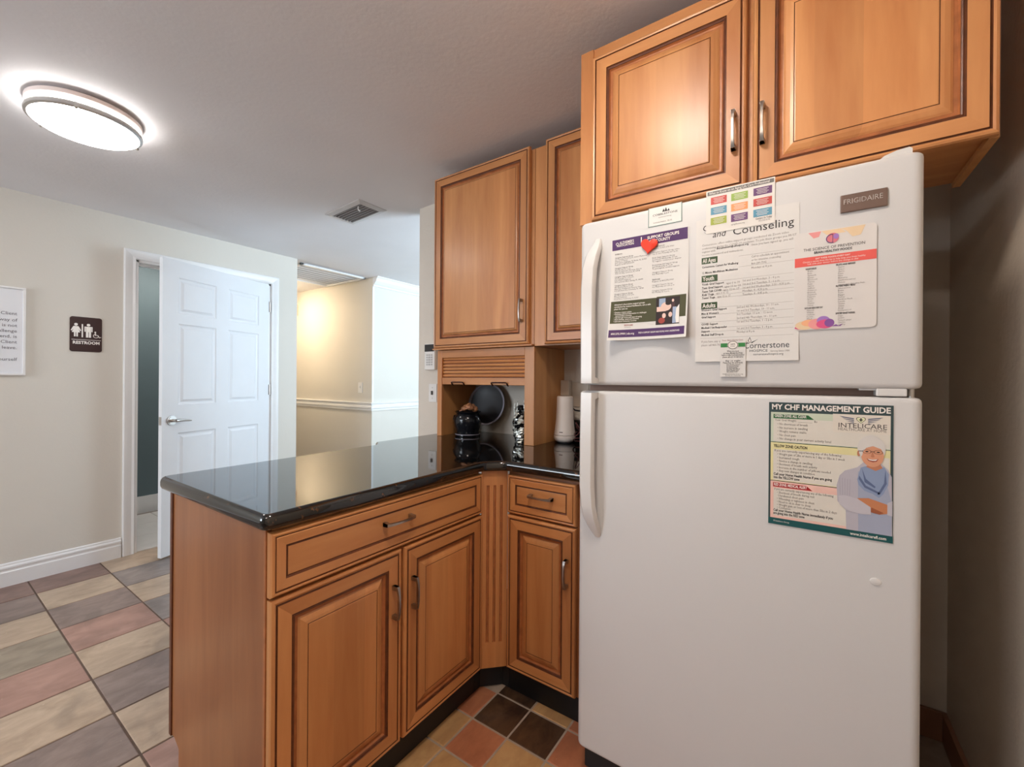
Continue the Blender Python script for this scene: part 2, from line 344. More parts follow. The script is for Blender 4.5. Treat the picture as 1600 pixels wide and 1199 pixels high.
# chair rail (corridor + far wall) and crown on the far wall
rp = [(0,0.885),(0.012,0.885),(0.012,0.905),(0.020,0.912),(0.020,0.930),(0.012,0.938),(0.012,0.955),(0.024,0.962),(0.024,0.972),(0,0.976)]
m = MB(); m.prism(rp, lambda p: (-7.18, 2.93-p[0], p[1]), lambda p: (LW+p[0], 2.93-p[0], p[1])); struct(m.build('trim_1', WHITE))
m = MB(); m.prism(rp, lambda p: (LW+p[0], 2.93-p[0], p[1]), lambda p: (LW+p[0], 5.99, p[1])); struct(m.build('trim_2', WHITE))
cp = [(0,2.34),(0.085,2.34),(0.085,2.325),(0.07,2.318),(0.055,2.285),(0.03,2.26),(0.014,2.25),(0.014,2.235),(0,2.232)]
m = MB(); m.prism(cp, lambda p: (LW+p[0], 2.93, p[1]), lambda p: (LW+p[0], 5.99, p[1])); struct(m.build('trim_3', WHITE))
# corner bead at the end of the far wall
m = MB(); m.box(LW, LW+0.003, 2.928, 2.95, 0.98, 2.24); struct(m.build('trim_4', WHITE))
# door frame (jambs) with casing pieces
m = MB(); m.box(-3.975, LW+0.002, DO0, DO0+0.018, 0, DH); m.box(-3.975, LW+0.002, DO1-0.018, DO1, 0, DH); m.box(-3.975, LW+0.002, DO0, DO1, DH-0.018, DH)
m.box(-3.935, -3.90, DO0+0.018, DO0+0.03, 0, DH-0.018); m.box(-3.935, -3.90, DO1-0.03, DO1-0.018, 0, DH-0.018); m.box(-3.935, -3.90, DO0+0.03, DO1-0.03, DH-0.03, DH-0.018)
jamb = struct(m.build('trim_5', WHITE, loc=(LW, (DO0+DO1)/2, 0)))
cprof = [(0,0.0),(0,0.010),(0.006,0.016),(0.02,0.013),(0.045,0.017),(0.06,0.018),(0.066,0.014),(0.066,0.0)]   # (from opening outward, proud)
y0, y1, zt = DO0+0.004, DO1-0.004, DH-0.004
def cas(ptfun0, ptfun1):
    m = MB(); m.prism(cprof, ptfun0, ptfun1); m.build('casing', WHITE, jamb)
cas(lambda p: (LW+p[1], y0-p[0], 0), lambda p: (LW+p[1], y0-p[0], zt+p[0]))
cas(lambda p: (LW+p[1], y1+p[0], 0), lambda p: (LW+p[1], y1+p[0], zt+p[0]))
cas(lambda p: (LW+p[1], y0-p[0], zt+p[0]), lambda p: (LW+p[1], y1+p[0], zt+p[0]))
m = MB(); m.box(LW-0.06, LW-0.03, DO0+0.018, DO0+0.0185, 0.88, 0.95); m.build('strike_plate', NICKEL, jamb)
# threshold strip
m = MB(); m.bbox(-3.97, LW-0.005, DO0+0.018, DO1-0.018, 0, 0.008, 0.002); struct(m.build('trim_6', BT))

# ---- the six-panel door, hinged on the right jamb and standing ajar into the room
HX, HY, DW = LW+0.012, DO1-0.022, 0.872
ang = math.radians(19.0)
du = Vector((math.sin(ang), -math.cos(ang), 0)); dn = Vector((math.cos(ang), math.sin(ang), 0))
def D(u, h, z): return Vector((HX, HY, 0)) + du*u + dn*h + UP*z
door = None
def dbox(m, u0, u1, h0, h1, z0, z1, mi=0):
    c = [D(u, h, z) for z in (z0, z1) for u, h in ((u0,h0),(u1,h0),(u1,h1),(u0,h1))]
    m.add(c, [(0,3,2,1),(4,5,6,7),(0,1,5,4),(1,2,6,5),(2,3,7,6),(3,0,4,7)], mi)
m = MB(); ZB, ZT = 0.012, 2.042
uL = [(0.108, 0.388), (0.484, 0.764)]
uL = [(0.105, 0.386), (0.486, 0.767)]
zP = [(1.675, 1.925), (1.04, 1.605), (0.21, 0.845)]
dbox(m, 0, DW, -0.030, -0.008, ZB, ZT)
for a, b in ((0, uL[0][0]), (uL[0][1], uL[1][0]), (uL[1][1], DW)): dbox(m, a, b, -0.008, 0, ZB, ZT)
zz = [ZB] + [q for p in reversed(zP) for q in p] + [ZT]
for k in range(0, len(zz), 2):
    for a, b in uL: dbox(m, a, b, -0.008, 0, zz[k], zz[k+1])
door = struct(m.build('door_1', DOORW, loc=(HX, HY, 0)))
tag(door, 'white six-panel restroom door standing ajar', None)
for a, b in uL:
    for z0, z1 in zP:
        rings = []
        for d, h in ((0,0.0),(0.006,-0.005),(0.014,-0.007),(0.020,-0.007),(0.034,-0.001),(0.036,0.0)):
            rings.append([D(a+d,h,z0+d), D(b-d,h,z0+d), D(b-d,h,z1-d), D(a+d,h,z1-d)])
        m = MB(); m.sections(rings, cap=False); m.add(rings[-1], [(0,1,2,3)]); m.build('door_panel', DOORW, door)
for z in (1.85, 1.13, 0.24):
    m = MB(); m.lathe([(0.006,-0.045),(0.007,-0.044),(0.007,0.044),(0.006,0.045)], D(-0.006, 0.004, z), 12)
    dbox(m, -0.004, 0.0, -0.03, 0.001, z-0.044, z+0.044); m.build('hinge', NICKEL, door, smooth=True)
lev = MB(); uh, zh = DW-0.062, 0.935
def disc(m, u, h0, h1, z, r, n=20):
    m.sections([[D(u + r*math.cos(2*PI*k/n), h, z + r*math.sin(2*PI*k/n)) for k in range(n)] for h in (h0, h1)])
disc(lev, uh, 0, 0.008, zh, 0.032); disc(lev, uh, 0.008, 0.012, zh, 0.027); disc(lev, uh, 0.012, 0.05, zh, 0.011)
lev.tube([D(uh+0.004,0.048,zh), D(uh-0.02,0.05,zh+0.002), D(uh-0.05,0.049,zh), D(uh-0.085,0.046,zh-0.004), D(uh-0.105,0.043,zh-0.006)], [0.011,0.010,0.009,0.0075,0.005], 12)
lev.build('lever_handle', NICKEL, door, smooth=50)
m = MB(); dbox(m, DW-0.0005, DW+0.001, -0.026, -0.004, zh-0.028, zh+0.028); m.build('latch_plate', NICKEL, door)

# ------------------------------------------------------------------ lettering and flat print helpers
def text_geo(s, size, bold=0.0, align='LEFT', shear=0.0, res=2, sx=1.0, spacing=1.0):
    cu = bpy.data.curves.new('t', 'FONT'); cu.body = s; cu.size = size; cu.align_x = align; cu.shear = shear
    cu.resolution_u = res; cu.offset = bold*size; cu.fill_mode = 'FRONT'; cu.dimensions = '2D'; cu.space_character = spacing
    ob = bpy.data.objects.new('t', cu); me = bpy.data.meshes.new_from_object(ob)
    vs = [(v.co.x*sx, v.co.y) for v in me.vertices]; fs = [tuple(p.vertices) for p in me.polygons]
    bpy.data.objects.remove(ob); bpy.data.meshes.remove(me); bpy.data.curves.remove(cu)
    return vs, fs
class Sheet:
    """flat print on a sheet: local (a, b) metres from its top-left corner, b down; P maps (a, b, lift) to the room.
    Shapes big enough to pick apart are pieces of their own; fine print of one colour is joined."""
    def __init__(s, P, split=True): s.P = P; s.fine = {}; s.big = []; s.split = split
    def m(s, key, own):
        if own and s.split: q = MB(); s.big.append((key, q)); return q
        return s.fine.setdefault(key, MB())
    def rect(s, a0, b0, a1, b1, key, lift, nx=1, ny=1):
        vs = [s.P(a0+(a1-a0)*i/nx, b0+(b1-b0)*j/ny, lift) for j in range(ny+1) for i in range(nx+1)]
        s.m(key, min(a1-a0, b1-b0) > 0.007).add(vs, [(j*(nx+1)+i, (j+1)*(nx+1)+i, (j+1)*(nx+1)+i+1, j*(nx+1)+i+1) for j in range(ny) for i in range(nx)])
    def poly(s, pts, key, lift):
        da = max(p[0] for p in pts)-min(p[0] for p in pts); db = max(p[1] for p in pts)-min(p[1] for p in pts)
        s.m(key, min(da, db) > 0.007).add([s.P(a, b, lift) for a, b in pts], [tuple(range(len(pts)))[::-1]])
    def ell(s, a, b, ra, rb, key, lift, n=24, t0=0, t1=2*PI):
        s.poly([(a+ra*math.cos(t0+(t1-t0)*k/n), b+rb*math.sin(t0+(t1-t0)*k/n)) for k in range(n)], key, lift)
    def ring(s, a, b, r0, r1, key, lift, n=28, t0=0, t1=2*PI, k=1.0):
        P0 = [(a+r0*math.cos(t0+(t1-t0)*i/n), b+k*r0*math.sin(t0+(t1-t0)*i/n)) for i in range(n+1)]
        P1 = [(a+r1*math.cos(t0+(t1-t0)*i/n), b+k*r1*math.sin(t0+(t1-t0)*i/n)) for i in range(n+1)]
        s.m(key, r1 > 0.006).add([s.P(*p, lift) for p in P0+P1], [(i, i+1, n+2+i, n+1+i) for i in range(n)])
    def text(s, t, a, b, size, key, lift, width=None, **k):
        vs, fs = text_geo(t, size, **k)
        if not vs: return
        f = 1.0
        if width:
            xs = [v[0] for v in vs]; f = width/(max(xs)-min(xs))
        m = s.fine.setdefault(('t', key), MB()) if (size < 0.011 and s.split) else s.m(('h', key) if s.split else key, True)
        m.add([s.P(a+x*f, b-y, lift) for x, y in vs], fs)
    def build(s, parent, mats, names=None):
        names = names or {}
        for key, m in s.big:
            k = key[1] if isinstance(key, tuple) else key
            m.build('printed_heading' if isinstance(key, tuple) else names.get(k, 'printed_shape'), mats[k], parent, fixn=False)
        for key, m in s.fine.items():
            k = key[1] if isinstance(key, tuple) else key
            o = m.build('fine_print' if isinstance(key, tuple) else names.get(k, 'printed_detail'), mats[k], parent, fixn=False)
            if s.split: o['kind'] = 'stuff'

# ---- restroom sign on the left wall
SY0, SY1, SZ0, SZ1 = 0.632, 0.783, 1.393, 1.617
def rrect(y0, y1, z0, z1, r, n=6):
    pts = []
    for cxx, czz, t in ((y1-r,z1-r,0),(y0+r,z1-r,PI/2),(y0+r,z0+r,PI),(y1-r,z0+r,1.5*PI)):
        pts += [(cxx+r*math.cos(t+PI/2*k/n), czz+r*math.sin(t+PI/2*k/n)) for k in range(n+1)]
    return pts
m = MB(); m.prism(rrect(SY0,SY1,SZ0,SZ1,0.014), lambda p: (LW+0.0005,p[0],p[1]), lambda p: (LW+0.004,p[0],p[1]))
sign = m.build('restroom_sign', mat('sign_brown', srgb(58, 38, 38), 0.4, var=0.03), loc=(LW, (SY0+SY1)/2, SZ0))
tag(sign, 'dark brown RESTROOM sign with white figures on the wall beside the door', 'sign')
S = Sheet(lambda a, b, l: Vector((LW+0.004+l, SY0+a, SZ1-b)), split=False)
Wd, Hh = SY1-SY0, SZ1-SZ0
def person(cx, skirt, wk):
    S.ell(cx, 0.050, 0.0085, 0.0085, wk, 0.001)
    if skirt:
        S.poly([(cx-0.011,0.061),(cx+0.011,0.061),(cx+0.016,0.070),(cx+0.024,0.089),(cx+0.019,0.092),(cx+0.012,0.078),(cx+0.019,0.101),(cx-0.019,0.101),(cx-0.012,0.078),(cx-0.019,0.092),(cx-0.024,0.089),(cx-0.016,0.070)], wk, 0.001)
        S.rect(cx-0.009,0.101,cx-0.0015,0.128,wk,0.001); S.rect(cx+0.0015,0.101,cx+0.009,0.128,wk,0.001)
    else:
        S.rect(cx-0.012,0.061,cx+0.012,0.096,wk,0.001); S.rect(cx-0.019,0.063,cx-0.0135,0.094,wk,0.001); S.rect(cx+0.0135,0.063,cx+0.019,0.094,wk,0.001)
        S.rect(cx-0.019,0.061,cx+0.019,0.066,wk,0.0011)
        S.rect(cx-0.012,0.096,cx-0.0012,0.131,wk,0.001); S.rect(cx+0.0012,0.096,cx+0.012,0.131,wk,0.001)
person(0.028, True, 'woman'); person(0.086, False, 'man')
S.rect(0.054,0.046,0.0605,0.131,'bar',0.001)
S.ell(0.118,0.094,0.0045,0.0045,'chair',0.001); S.rect(0.1155,0.099,0.1205,0.114,'chair',0.001); S.rect(0.1155,0.112,0.133,0.116,'chair',0.001)
S.poly([(0.129,0.115),(0.133,0.114),(0.139,0.126),(0.146,0.123),(0.147,0.126),(0.137,0.131)],'chair',0.001)
S.ring(0.121,0.118,0.0105,0.0135,'chair',0.001,24,0.3,5.0)
S.rect(0.008,0.146,Wd-0.006,0.1485,'rule',0.001)
S.text('RESTROOM',0.013,0.1745,0.026,'w',0.001,width=0.125,bold=0.03)
SW_ = flat('sign_white', 245, 240, 235)
S.build(sign, {k: SW_ for k in ('woman','man','bar','chair','rule','w')}, {'w': 'raised_lettering', 'woman': 'woman_pictogram', 'man': 'man_pictogram', 'bar': 'divider_bar', 'chair': 'wheelchair_pictogram', 'rule': 'braille_rule'})
# ---- framed notice at the left edge
fy0, fy1, fz0, fz1 = 0.035, 0.446, 1.236, 1.757
notice = thing('framed_notice', 'white typed notice in a thin white frame left of the restroom sign', 'picture frame', (LW, (fy0+fy1)/2, fz0))
MB().box(LW+0.0005, LW+0.006, fy0+0.008, fy1-0.008, fz0+0.008, fz1-0.008).build('paper', mat('notice_paper', (0.74, 0.76, 0.80), 0.25, var=0.01), notice)
fr = mat('white_frame', (0.8, 0.8, 0.8), 0.3, var=0.02)
for (a0,a1,b0,b1) in ((fy0,fy1,fz1-0.011,fz1),(fy0,fy1,fz0,fz0+0.011),(fy0,fy0+0.011,fz0+0.011,fz1-0.011),(fy1-0.011,fy1,fz0+0.011,fz1-0.011)):
    m = MB(); m.bbox(LW+0.0005, LW+0.018, a0, a1, b0, b1, 0.002); m.build('frame_rail', fr, notice)
S = Sheet(lambda a, b, l: Vector((LW+0.0065+l, fy0+a, fz1-b)))
for t, b in (('Dear senior: Client',0.165),('the doorway of',0.203),('come back & is not',0.235),('a new Challenge',0.268),('in the end, is',0.300),('helping Client',0.333),('do not leave.',0.366),('Thank, yourself',0.435)):
    S.text(t, 0.378, b, 0.026, 'k', 0.0003, align='RIGHT')
S.build(notice, {'k': flat('notice_grey', 95, 95, 105)})

# ---- light switch in the corridor, red alarm box, ceiling grille, air vent
m = MB(); p = at(563.5, 606, y=2.93)
m.bbox(p.x-0.038, p.x+0.038, 2.93-0.006, 2.93, p.z-0.058, p.z+0.058, 0.002)
sw = m.build('light_switch', PLASTW); tag(sw, 'small white light switch on the cream corridor wall', 'light switch')
m = MB(); m.bbox(p.x-0.005, p.x+0.005, 2.93-0.017, 2.93-0.006, p.z-0.002, p.z+0.020, 0.002); m.build('toggle', PLASTW, sw)
alarm = thing('fire_alarm', 'small red-brown alarm box high on the corridor wall', 'alarm', (-5.42, 2.93, 2.03))
m = MB(); m.bbox(-5.50, -5.34, 2.93-0.012, 2.93, 2.03, 2.18, 0.004); m.build('backplate', PLASTB, alarm)
m = MB(); m.bbox(-5.48, -5.355, 2.93-0.045, 2.93-0.012, 2.05, 2.165, 0.006); m.build('alarm_body', mat('alarm_red', srgb(150, 62, 48), 0.45), alarm)
gr = thing('return_air_grille', 'white louvred return grille in the corridor ceiling', 'vent', (-4.3, 2.51, 2.30))
gx0, gx1, gy0, gy1 = -4.66, -3.93, 2.18, 2.90
m = MB()
for (a0,a1,b0,b1) in ((gx1-0.035,gx1,gy0,gy1),(gx0,gx0+0.035,gy0,gy1),(gx0,gx1,gy0,gy0+0.03),(gx0,gx1,gy1-0.03,gy1)): m.bbox(a0,a1,b0,b1,2.312,2.33,0.003)
m.build('grille_frame', WHITE, gr)
for k in range(9):
    x = gx0+0.07+k*0.078
    m = MB(); m.add([(x,gy0+0.03,2.328),(x+0.062,gy0+0.03,2.319),(x+0.063,gy0+0.03,2.322),(x+0.002,gy0+0.03,2.331),(x,gy1-0.03,2.328),(x+0.062,gy1-0.03,2.319),(x+0.063,gy1-0.03,2.322),(x+0.002,gy1-0.03,2.331)],
        [(0,1,2,3),(4,7,6,5),(0,4,5,1),(1,5,6,2),(2,6,7,3),(3,7,4,0)]); m.build('slat', WHITE, gr)
# ceiling air register
vc = Vector((-2.575, 1.815)); vz = ceil_z(vc.x); tilt = (2.415-2.33)/(-2.0-LW)
def V(a, b, c): return Vector((vc.x+a, vc.y+b, vz + a*tilt - c))
vent = thing('air_vent', 'grey and white louvred air register on the ceiling', 'vent', (vc.x, vc.y, vz-0.01))
def vbox(m, a0,a1,b0,b1,c0,c1):
    c = [V(a,b,cc) for cc in (c0,c1) for a,b in ((a0,b0),(a1,b0),(a1,b1),(a0,b1))]
    m.add(c, [(0,3,2,1),(4,5,6,7),(0,1,5,4),(1,2,6,5),(2,3,7,6),(3,0,4,7)])
hx, hy = 0.19, 0.112
m = MB()
outer = [(-hx,-hy),(hx,-hy),(hx,hy),(-hx,hy)]; inner = [(-hx+0.036,-hy+0.034),(hx-0.036,-hy+0.034),(hx-0.036,hy-0.034),(-hx+0.036,hy-0.034)]
m.sections([[V(a,b,0.0) for a,b in outer],[V(a,b,0.004) for a,b in outer],[V(a,b,0.012) for a,b in inner],[V(a,b,0.001) for a,b in inner]], cap=False)
m.build('vent_frame', mat('vent_white', (0.55, 0.54, 0.54), 0.45, var=0.04), vent)
m = MB(); vbox(m, -hx+0.03, hx-0.03, -hy+0.03, hy-0.03, 0.0, 0.002); m.build('duct_shadow_plate', mat('duct_dark', (0.03, 0.028, 0.028), 0.8), vent)
for k in range(7):
    b = -hy+0.042+k*0.0235
    m = MB(); c = [V(-hx+0.036,b,0.002),V(hx-0.036,b,0.002),V(hx-0.036,b+0.012,0.010),V(-hx+0.036,b+0.012,0.010)]
    c = [V(-hx+0.036,b,0.002),V(hx-0.036,b,0.002),V(hx-0.036,b+0.004,0.012),V(-hx+0.036,b+0.004,0.012)]
    c2 = [q+Vector((0,0.002,0.0)) for q in c]
    m.add(c+c2, [(0,1,2,3),(7,6,5,4),(0,4,5,1),(1,5,6,2),(2,6,7,3),(3,7,4,0)]); m.build('slat', mat('vent_slat', (0.30, 0.285, 0.28), 0.45), vent)
m = MB(); m.tube([V(0.11,-0.06,0.008),V(0.11,-0.06,0.03),V(0.116,-0.05,0.04)],[0.004,0.004,0.006],8); m.build('damper_lever', WHITE, vent, smooth=True)

# ---- flush ceiling lights (the one in view, twins over the kitchen and corridor, added fill behind the viewer and in the bathroom)
def ceiling_light(name, label, x, y, z, r, emit, col, group):
    t = thing(name, label, 'ceiling light', (x, y, z-0.085), group)
    m = MB(); m.lathe([(r*0.96,z),(r,z-0.004),(r,z-0.020),(r*0.97,z-0.026)], (x,y,0), 48); m.build('base_pan', mat('lamp_pan', (0.72, 0.62, 0.58), 0.4), t, smooth=True)
    m = MB(); m.lathe([(r*0.955,z-0.026),(r*0.965,z-0.030),(r*0.965,z-0.052),(r*0.93,z-0.066),(r*0.86,z-0.076),(r*0.7,z-0.083),(r*0.4,z-0.088),(r*0.02,z-0.090)], (x,y,0), 48)
    m.build('diffuser', emis('glowing_acrylic_'+name, col, emit), t, smooth=True)
    m = MB(); prof = [(r*0.972,z-0.045),(r*1.0,z-0.045),(r*1.012,z-0.052),(r*1.005,z-0.062),(r*0.950,z-0.066)]; m.lathe(prof+[prof[0]], (x,y,0), 48, cap=False)
    m.build('trim_ring', NICKEL, t, smooth=True)
    for k in range(3):
        a = math.radians(-20+120*k); px, py = x+r*0.985*math.cos(a), y+r*0.985*math.sin(a)
        m = MB(); m.lathe([(0.002,z-0.028),(0.002,z-0.060),(0.006,z-0.063),(0.007,z-0.067),(0.003,z-0.072)], (px,py,0), 10); m.build('finial', NICKEL, t, smooth=True)
    return t
ceiling_light('ceiling_light', 'round flush ceiling light with glowing white diffuser and nickel ring', -2.60, 0.475, ceil_z(-2.6)-0.002, 0.185, LAMP_HALL, (1.0, 0.96, 0.92), None)
ceiling_light('ceiling_light', 'round flush ceiling light over the kitchen floor', -0.42, 0.55, 2.414, 0.13, LAMP_KITCHEN, (1.0, 0.88, 0.76), None)
ceiling_light('ceiling_light', 'added unseen fill light behind the viewer in the kitchen', -0.30, -0.85, 2.414, 0.13, LAMP_KITCHEN*0.7, (1.0, 0.92, 0.84), None)  # unseen lamp, added to brighten the right wall, fridge and uppers
ceiling_light('ceiling_light', 'round flush ceiling light down the corridor', -5.05, 2.40, 2.329, 0.16, LAMP_CORRIDOR, (1.0, 0.78, 0.52), None)
ceiling_light('ceiling_light', 'added unseen ceiling light brightening the restroom', -4.45, 1.35, 2.40, 0.13, FILL_BATH, (1.0, 0.92, 0.85), None)  # unseen lamp, added to brighten the slate wall behind the door

# ------------------------------------------------------------------ cabinets
# face mappings: (u along the face, h proud of it, z)
def facey(y): return lambda u, h, z: Vector((u, y-h, z))          # faces the camera side (-Y)
def facex(x): return lambda u, h, z: Vector((x+h, u, z))          # faces +X
PROF = [(0,-0.020,0),(0,-0.007,0),(0.0025,-0.002,0),(0.007,0.0,0),(0.0115,-0.0012,0),(0.0135,-0.0042,1),(0.0155,-0.0030,1),(0.0165,-0.0008,0),
        (0.050,-0.0008,0),(0.0515,-0.0035,1),(0.0535,-0.0035,1),(0.056,-0.0022,0),(0.0585,-0.0035,1),(0.0592,-0.0055,2),(0.0625,-0.0105,2),(0.0680,-0.0110,2)]
PANEL = [(0.0660,-0.0112,2),(0.0695,-0.0105,0),(0.0740,-0.0075,0),(0.0840,-0.0035,0),(0.0912,-0.0020,0),(0.0922,-0.0030,1),(0.0932,-0.0018,0),(0.0955,-0.0012,0)]
PANEL_FLAT = [(0.0660,-0.0112,2),(0.0690,-0.0105,0),(0.0715,-0.0060,0),(0.0760,-0.0030,0),(0.0790,-0.0022,0),(0.0798,-0.0030,1),(0.0806,-0.0018,0),(0.0815,-0.0012,0)]
DPROF = [(0,-0.020,0),(0,-0.007,0),(0.0025,-0.002,0),(0.006,0.0,0),(0.010,-0.0012,0),(0.0115,-0.0038,1),(0.013,-0.0020,0),(0.0150,-0.001,0),(0.036,-0.0032,0),(0.0375,-0.0060,1),(0.0405,-0.0075,1)]
DPANEL = [(0.0395,-0.0075,1),(0.0425,-0.0062,0),(0.0435,-0.0060,0)]
def ringpts(M, u0, u1, z0, z1, d, h): return [M(u0+d,h,z0+d), M(u1-d,h,z0+d), M(u1-d,h,z1-d), M(u0+d,h,z1-d)]
def front(parent, kind, M, u0, u1, z0, z1, wu, prof=PROF, panel=PANEL, pmat=None):
    """door or drawer front: raised centre panel (the part itself) with four mitred frame members as sub-parts"""
    pmat = pmat or WV
    m = MB(); R = [ringpts(M,u0,u1,z0,z1,d,h) for d,h,_ in panel]
    for k in range(len(R)-1):
        g = (panel[k][2], panel[k+1][2]); mi = 1 if 1 in g else (2 if 2 in g else 0)
        for i in range(4): m.add([R[k][i],R[k][(i+1)%4],R[k+1][(i+1)%4],R[k+1][i]], [(0,1,2,3)], mi)
    m.add(R[-1], [(0,1,2,3)], 0)
    m.add(ringpts(M,u0,u1,z0,z1,0.004,-0.019), [(0,1,2,3)], 0)
    part = m.build(kind, [pmat, GLZ, GLZ2], parent)
    for i in range(4):
        m = MB(); pts = [ringpts(M,u0,u1,z0,z1,d,h) for d,h,_ in prof]
        for k in range(len(pts)-1):
            g = (prof[k][2], prof[k+1][2]); mi = 1 if 1 in g else (2 if 2 in g else 0)
            m.add([pts[k][i],pts[k][(i+1)%4],pts[k+1][(i+1)%4],pts[k+1][i]], [(0,1,2,3)], mi)
        m.build('rail' if i % 2 == 0 else 'stile', [wu if i % 2 == 0 else WV, GLZ, GLZ2], part)
    return part
def pull(parent, M, u, z, vert, L=0.105):
    """arched bar pull: two flared feet and a bowed bar"""
    m = MB(); n = 12
    def Q(s, h, w): return M(u+w, h, z+s) if vert else M(u+s, h, z+w)
    rings = []
    for k in range(n+1):
        t = -1+2*k/n; s = t*L/2
        if k == 0 or k == n: h0, h1, wd = 0.0, 0.022, 0.0055
        else: h0 = 0.017+0.007*(1-t*t); h1 = h0+0.0065; wd = 0.0035+0.0022*abs(t)**2
        rings.append([Q(s,h0,-wd),Q(s,h0,wd),Q(s,h1,wd*0.8),Q(s,h1,-wd*0.8)])
    m.sections(rings)
    for sg in (-1, 1):
        s0 = sg*L/2; s1 = sg*(L/2-0.012)
        m.sections([[Q(s0,0,-0.0065),Q(s1,0,-0.0065),Q(s1,0,0.0065),Q(s0,0,0.0065)],[Q(s0,0.020,-0.0055),Q(s1,0.018,-0.0045),Q(s1,0.018,0.0045),Q(s0,0.020,0.0055)]])
    return m.build('handle', METAL, parent, smooth=30)

# --- peninsula base cabinet: drawer over two doors, faces +X
PX, PY0, PY1 = -1.043, 0.500, 1.300
pen = thing('peninsula_cabinet', 'maple peninsula base cabinet with wide drawer and two doors', 'cabinet', (-1.33, 0.9, 0))
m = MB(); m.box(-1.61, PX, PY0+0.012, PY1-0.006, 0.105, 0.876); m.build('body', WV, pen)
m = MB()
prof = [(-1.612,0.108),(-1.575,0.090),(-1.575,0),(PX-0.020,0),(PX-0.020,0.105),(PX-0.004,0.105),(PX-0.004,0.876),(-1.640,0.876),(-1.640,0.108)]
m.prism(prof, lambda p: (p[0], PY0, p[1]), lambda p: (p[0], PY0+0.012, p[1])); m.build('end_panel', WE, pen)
m = MB(); m.bbox(-1.647, -1.629, PY0-0.004, PY0+0.02, 0.105, 0.876, 0.002); m.build('shadow_strip', GLZ, pen)  # dark strip painted in for the shadow of the edge moulding
m = MB(); m.bbox(PX-0.008, PX+0.002, PY0-0.003, PY0+0.004, 0.105, 0.876, 0.0015); m.build('shadow_strip', GLZ2, pen)  # darker strip standing for the shaded gap between end panel and drawers
m = MB(); m.box(-1.575, PX-0.020, PY0+0.013, PY1-0.002, 0, 0.105); m.build('toe_kick', BLACKM, pen)
MX = facex(-1.020)
DW_ = 0.0075
dr = front(pen, 'drawer', MX, 0.500, 1.293, 0.7125, 0.866, WY, DPROF, DPANEL, WY); pull(dr, facex(-1.026), 0.878, 0.798, False, 0.11)
d1 = front(pen, 'door', MX, 0.500, 0.893, 0.110, 0.706, WY); pull(d1, MX, 0.860, 0.556, True, 0.10)
d2 = front(pen, 'door', MX, 0.903, 1.293, 0.110, 0.706, WY); pull(d2, MX, 0.936, 0.556, True, 0.10)
# --- fluted diagonal filler in the inner corner
fa, fb = Vector((-1.030, 1.297, 0)), Vector((-0.958, 1.369, 0)); fu = (fb-fa).normalized(); fn = Vector((fu.y, -fu.x, 0)); fl = (fb-fa).length
def FM(u, h, z): return fa + fu*u + fn*h + UP*z
fil = thing('corner_filler', 'narrow fluted maple filler standing diagonally in the inside cabinet corner', 'filler panel', ((fa.x+fb.x)/2-0.02, (fa.y+fb.y)/2+0.02, 0.105))
m = MB(); gz0, gz1 = 0.205, 0.818
sec = [(0,0)]
for k in range(3):
    c = fl*(0.24+0.26*k); sec += [(c-0.0055,0),(c-0.0035,-0.004),(c+0.0035,-0.004),(c+0.0055,0)]
sec += [(fl,0)]
for i in range(len(sec)-1):
    mi = 1 if (sec[i][1] < 0 or sec[i+1][1] < 0) else 0
    m.add([FM(sec[i][0],sec[i][1],gz0),FM(sec[i+1][0],sec[i+1][1],gz0),FM(sec[i+1][0],sec[i+1][1],gz1),FM(sec[i][0],sec[i][1],gz1)], [(0,1,2,3)], mi)
    for zq in (gz0, gz1):
        if sec[i][1] < 0 and sec[i+1][1] < 0:
            m.add([FM(sec[i-1][0],0,zq),FM(sec[i][0],-0.004,zq),FM(sec[i+1][0],-0.004,zq),FM(sec[i+2][0],0,zq)], [(0,1,2,3)], 1)
m.add([FM(0,0,0.105),FM(fl,0,0.105),FM(fl,0,gz0),FM(0,0,gz0)], [(0,1,2,3)]); m.add([FM(0,0,gz1),FM(fl,0,gz1),FM(fl,0,0.876),FM(0,0,0.876)], [(0,1,2,3)])
m.add([FM(0,0,0.105),FM(fl,0,0.105),FM(fl,-0.018,0.105),FM(0,-0.018,0.105)], [(0,1,2,3)])
m.add([FM(0,-0.018,0.105),FM(fl,-0.018,0.105),FM(fl,-0.018,0.876),FM(0,-0.018,0.876)], [(0,1,2,3)])
m.build('fluted_board', [WV, GLZ2], fil)
m = MB(); m.prism([(-1.063,1.300),(-1.063,1.335),(-0.999,1.399),(-0.965,1.399),(-0.965,1.43),(-1.09,1.43),(-1.09,1.300)], lambda p: (p[0],p[1],0), lambda p: (p[0],p[1],0.105)); m.build('toe_kick', BLACKM, fil)
# --- base cabinet beside the fridge
BY = 1.378
bc = thing('base_cabinet', 'narrow maple base cabinet with one drawer and one door beside the fridge', 'cabinet', (-0.8, 1.7, 0))
m = MB(); m.box(-0.955, -0.640, BY, BW-0.01, 0.105, 0.876); m.build('body', WE, bc)
m = MB(); m.box(-0.963, -0.640, BY+0.021, BY+0.05, 0, 0.105); m.build('toe_kick', BLACKM, bc)
MY = facey(1.355)
dr = front(bc, 'drawer', MY, -0.951, -0.657, 0.7125, 0.862, WX, DPROF, DPANEL, WX); pull(dr, facey(1.361), -0.799, 0.795, False, 0.10)
d3 = front(bc, 'door', MY, -0.951, -0.657, 0.110, 0.706, WX); pull(d3, MY, -0.690, 0.545, True, 0.10)

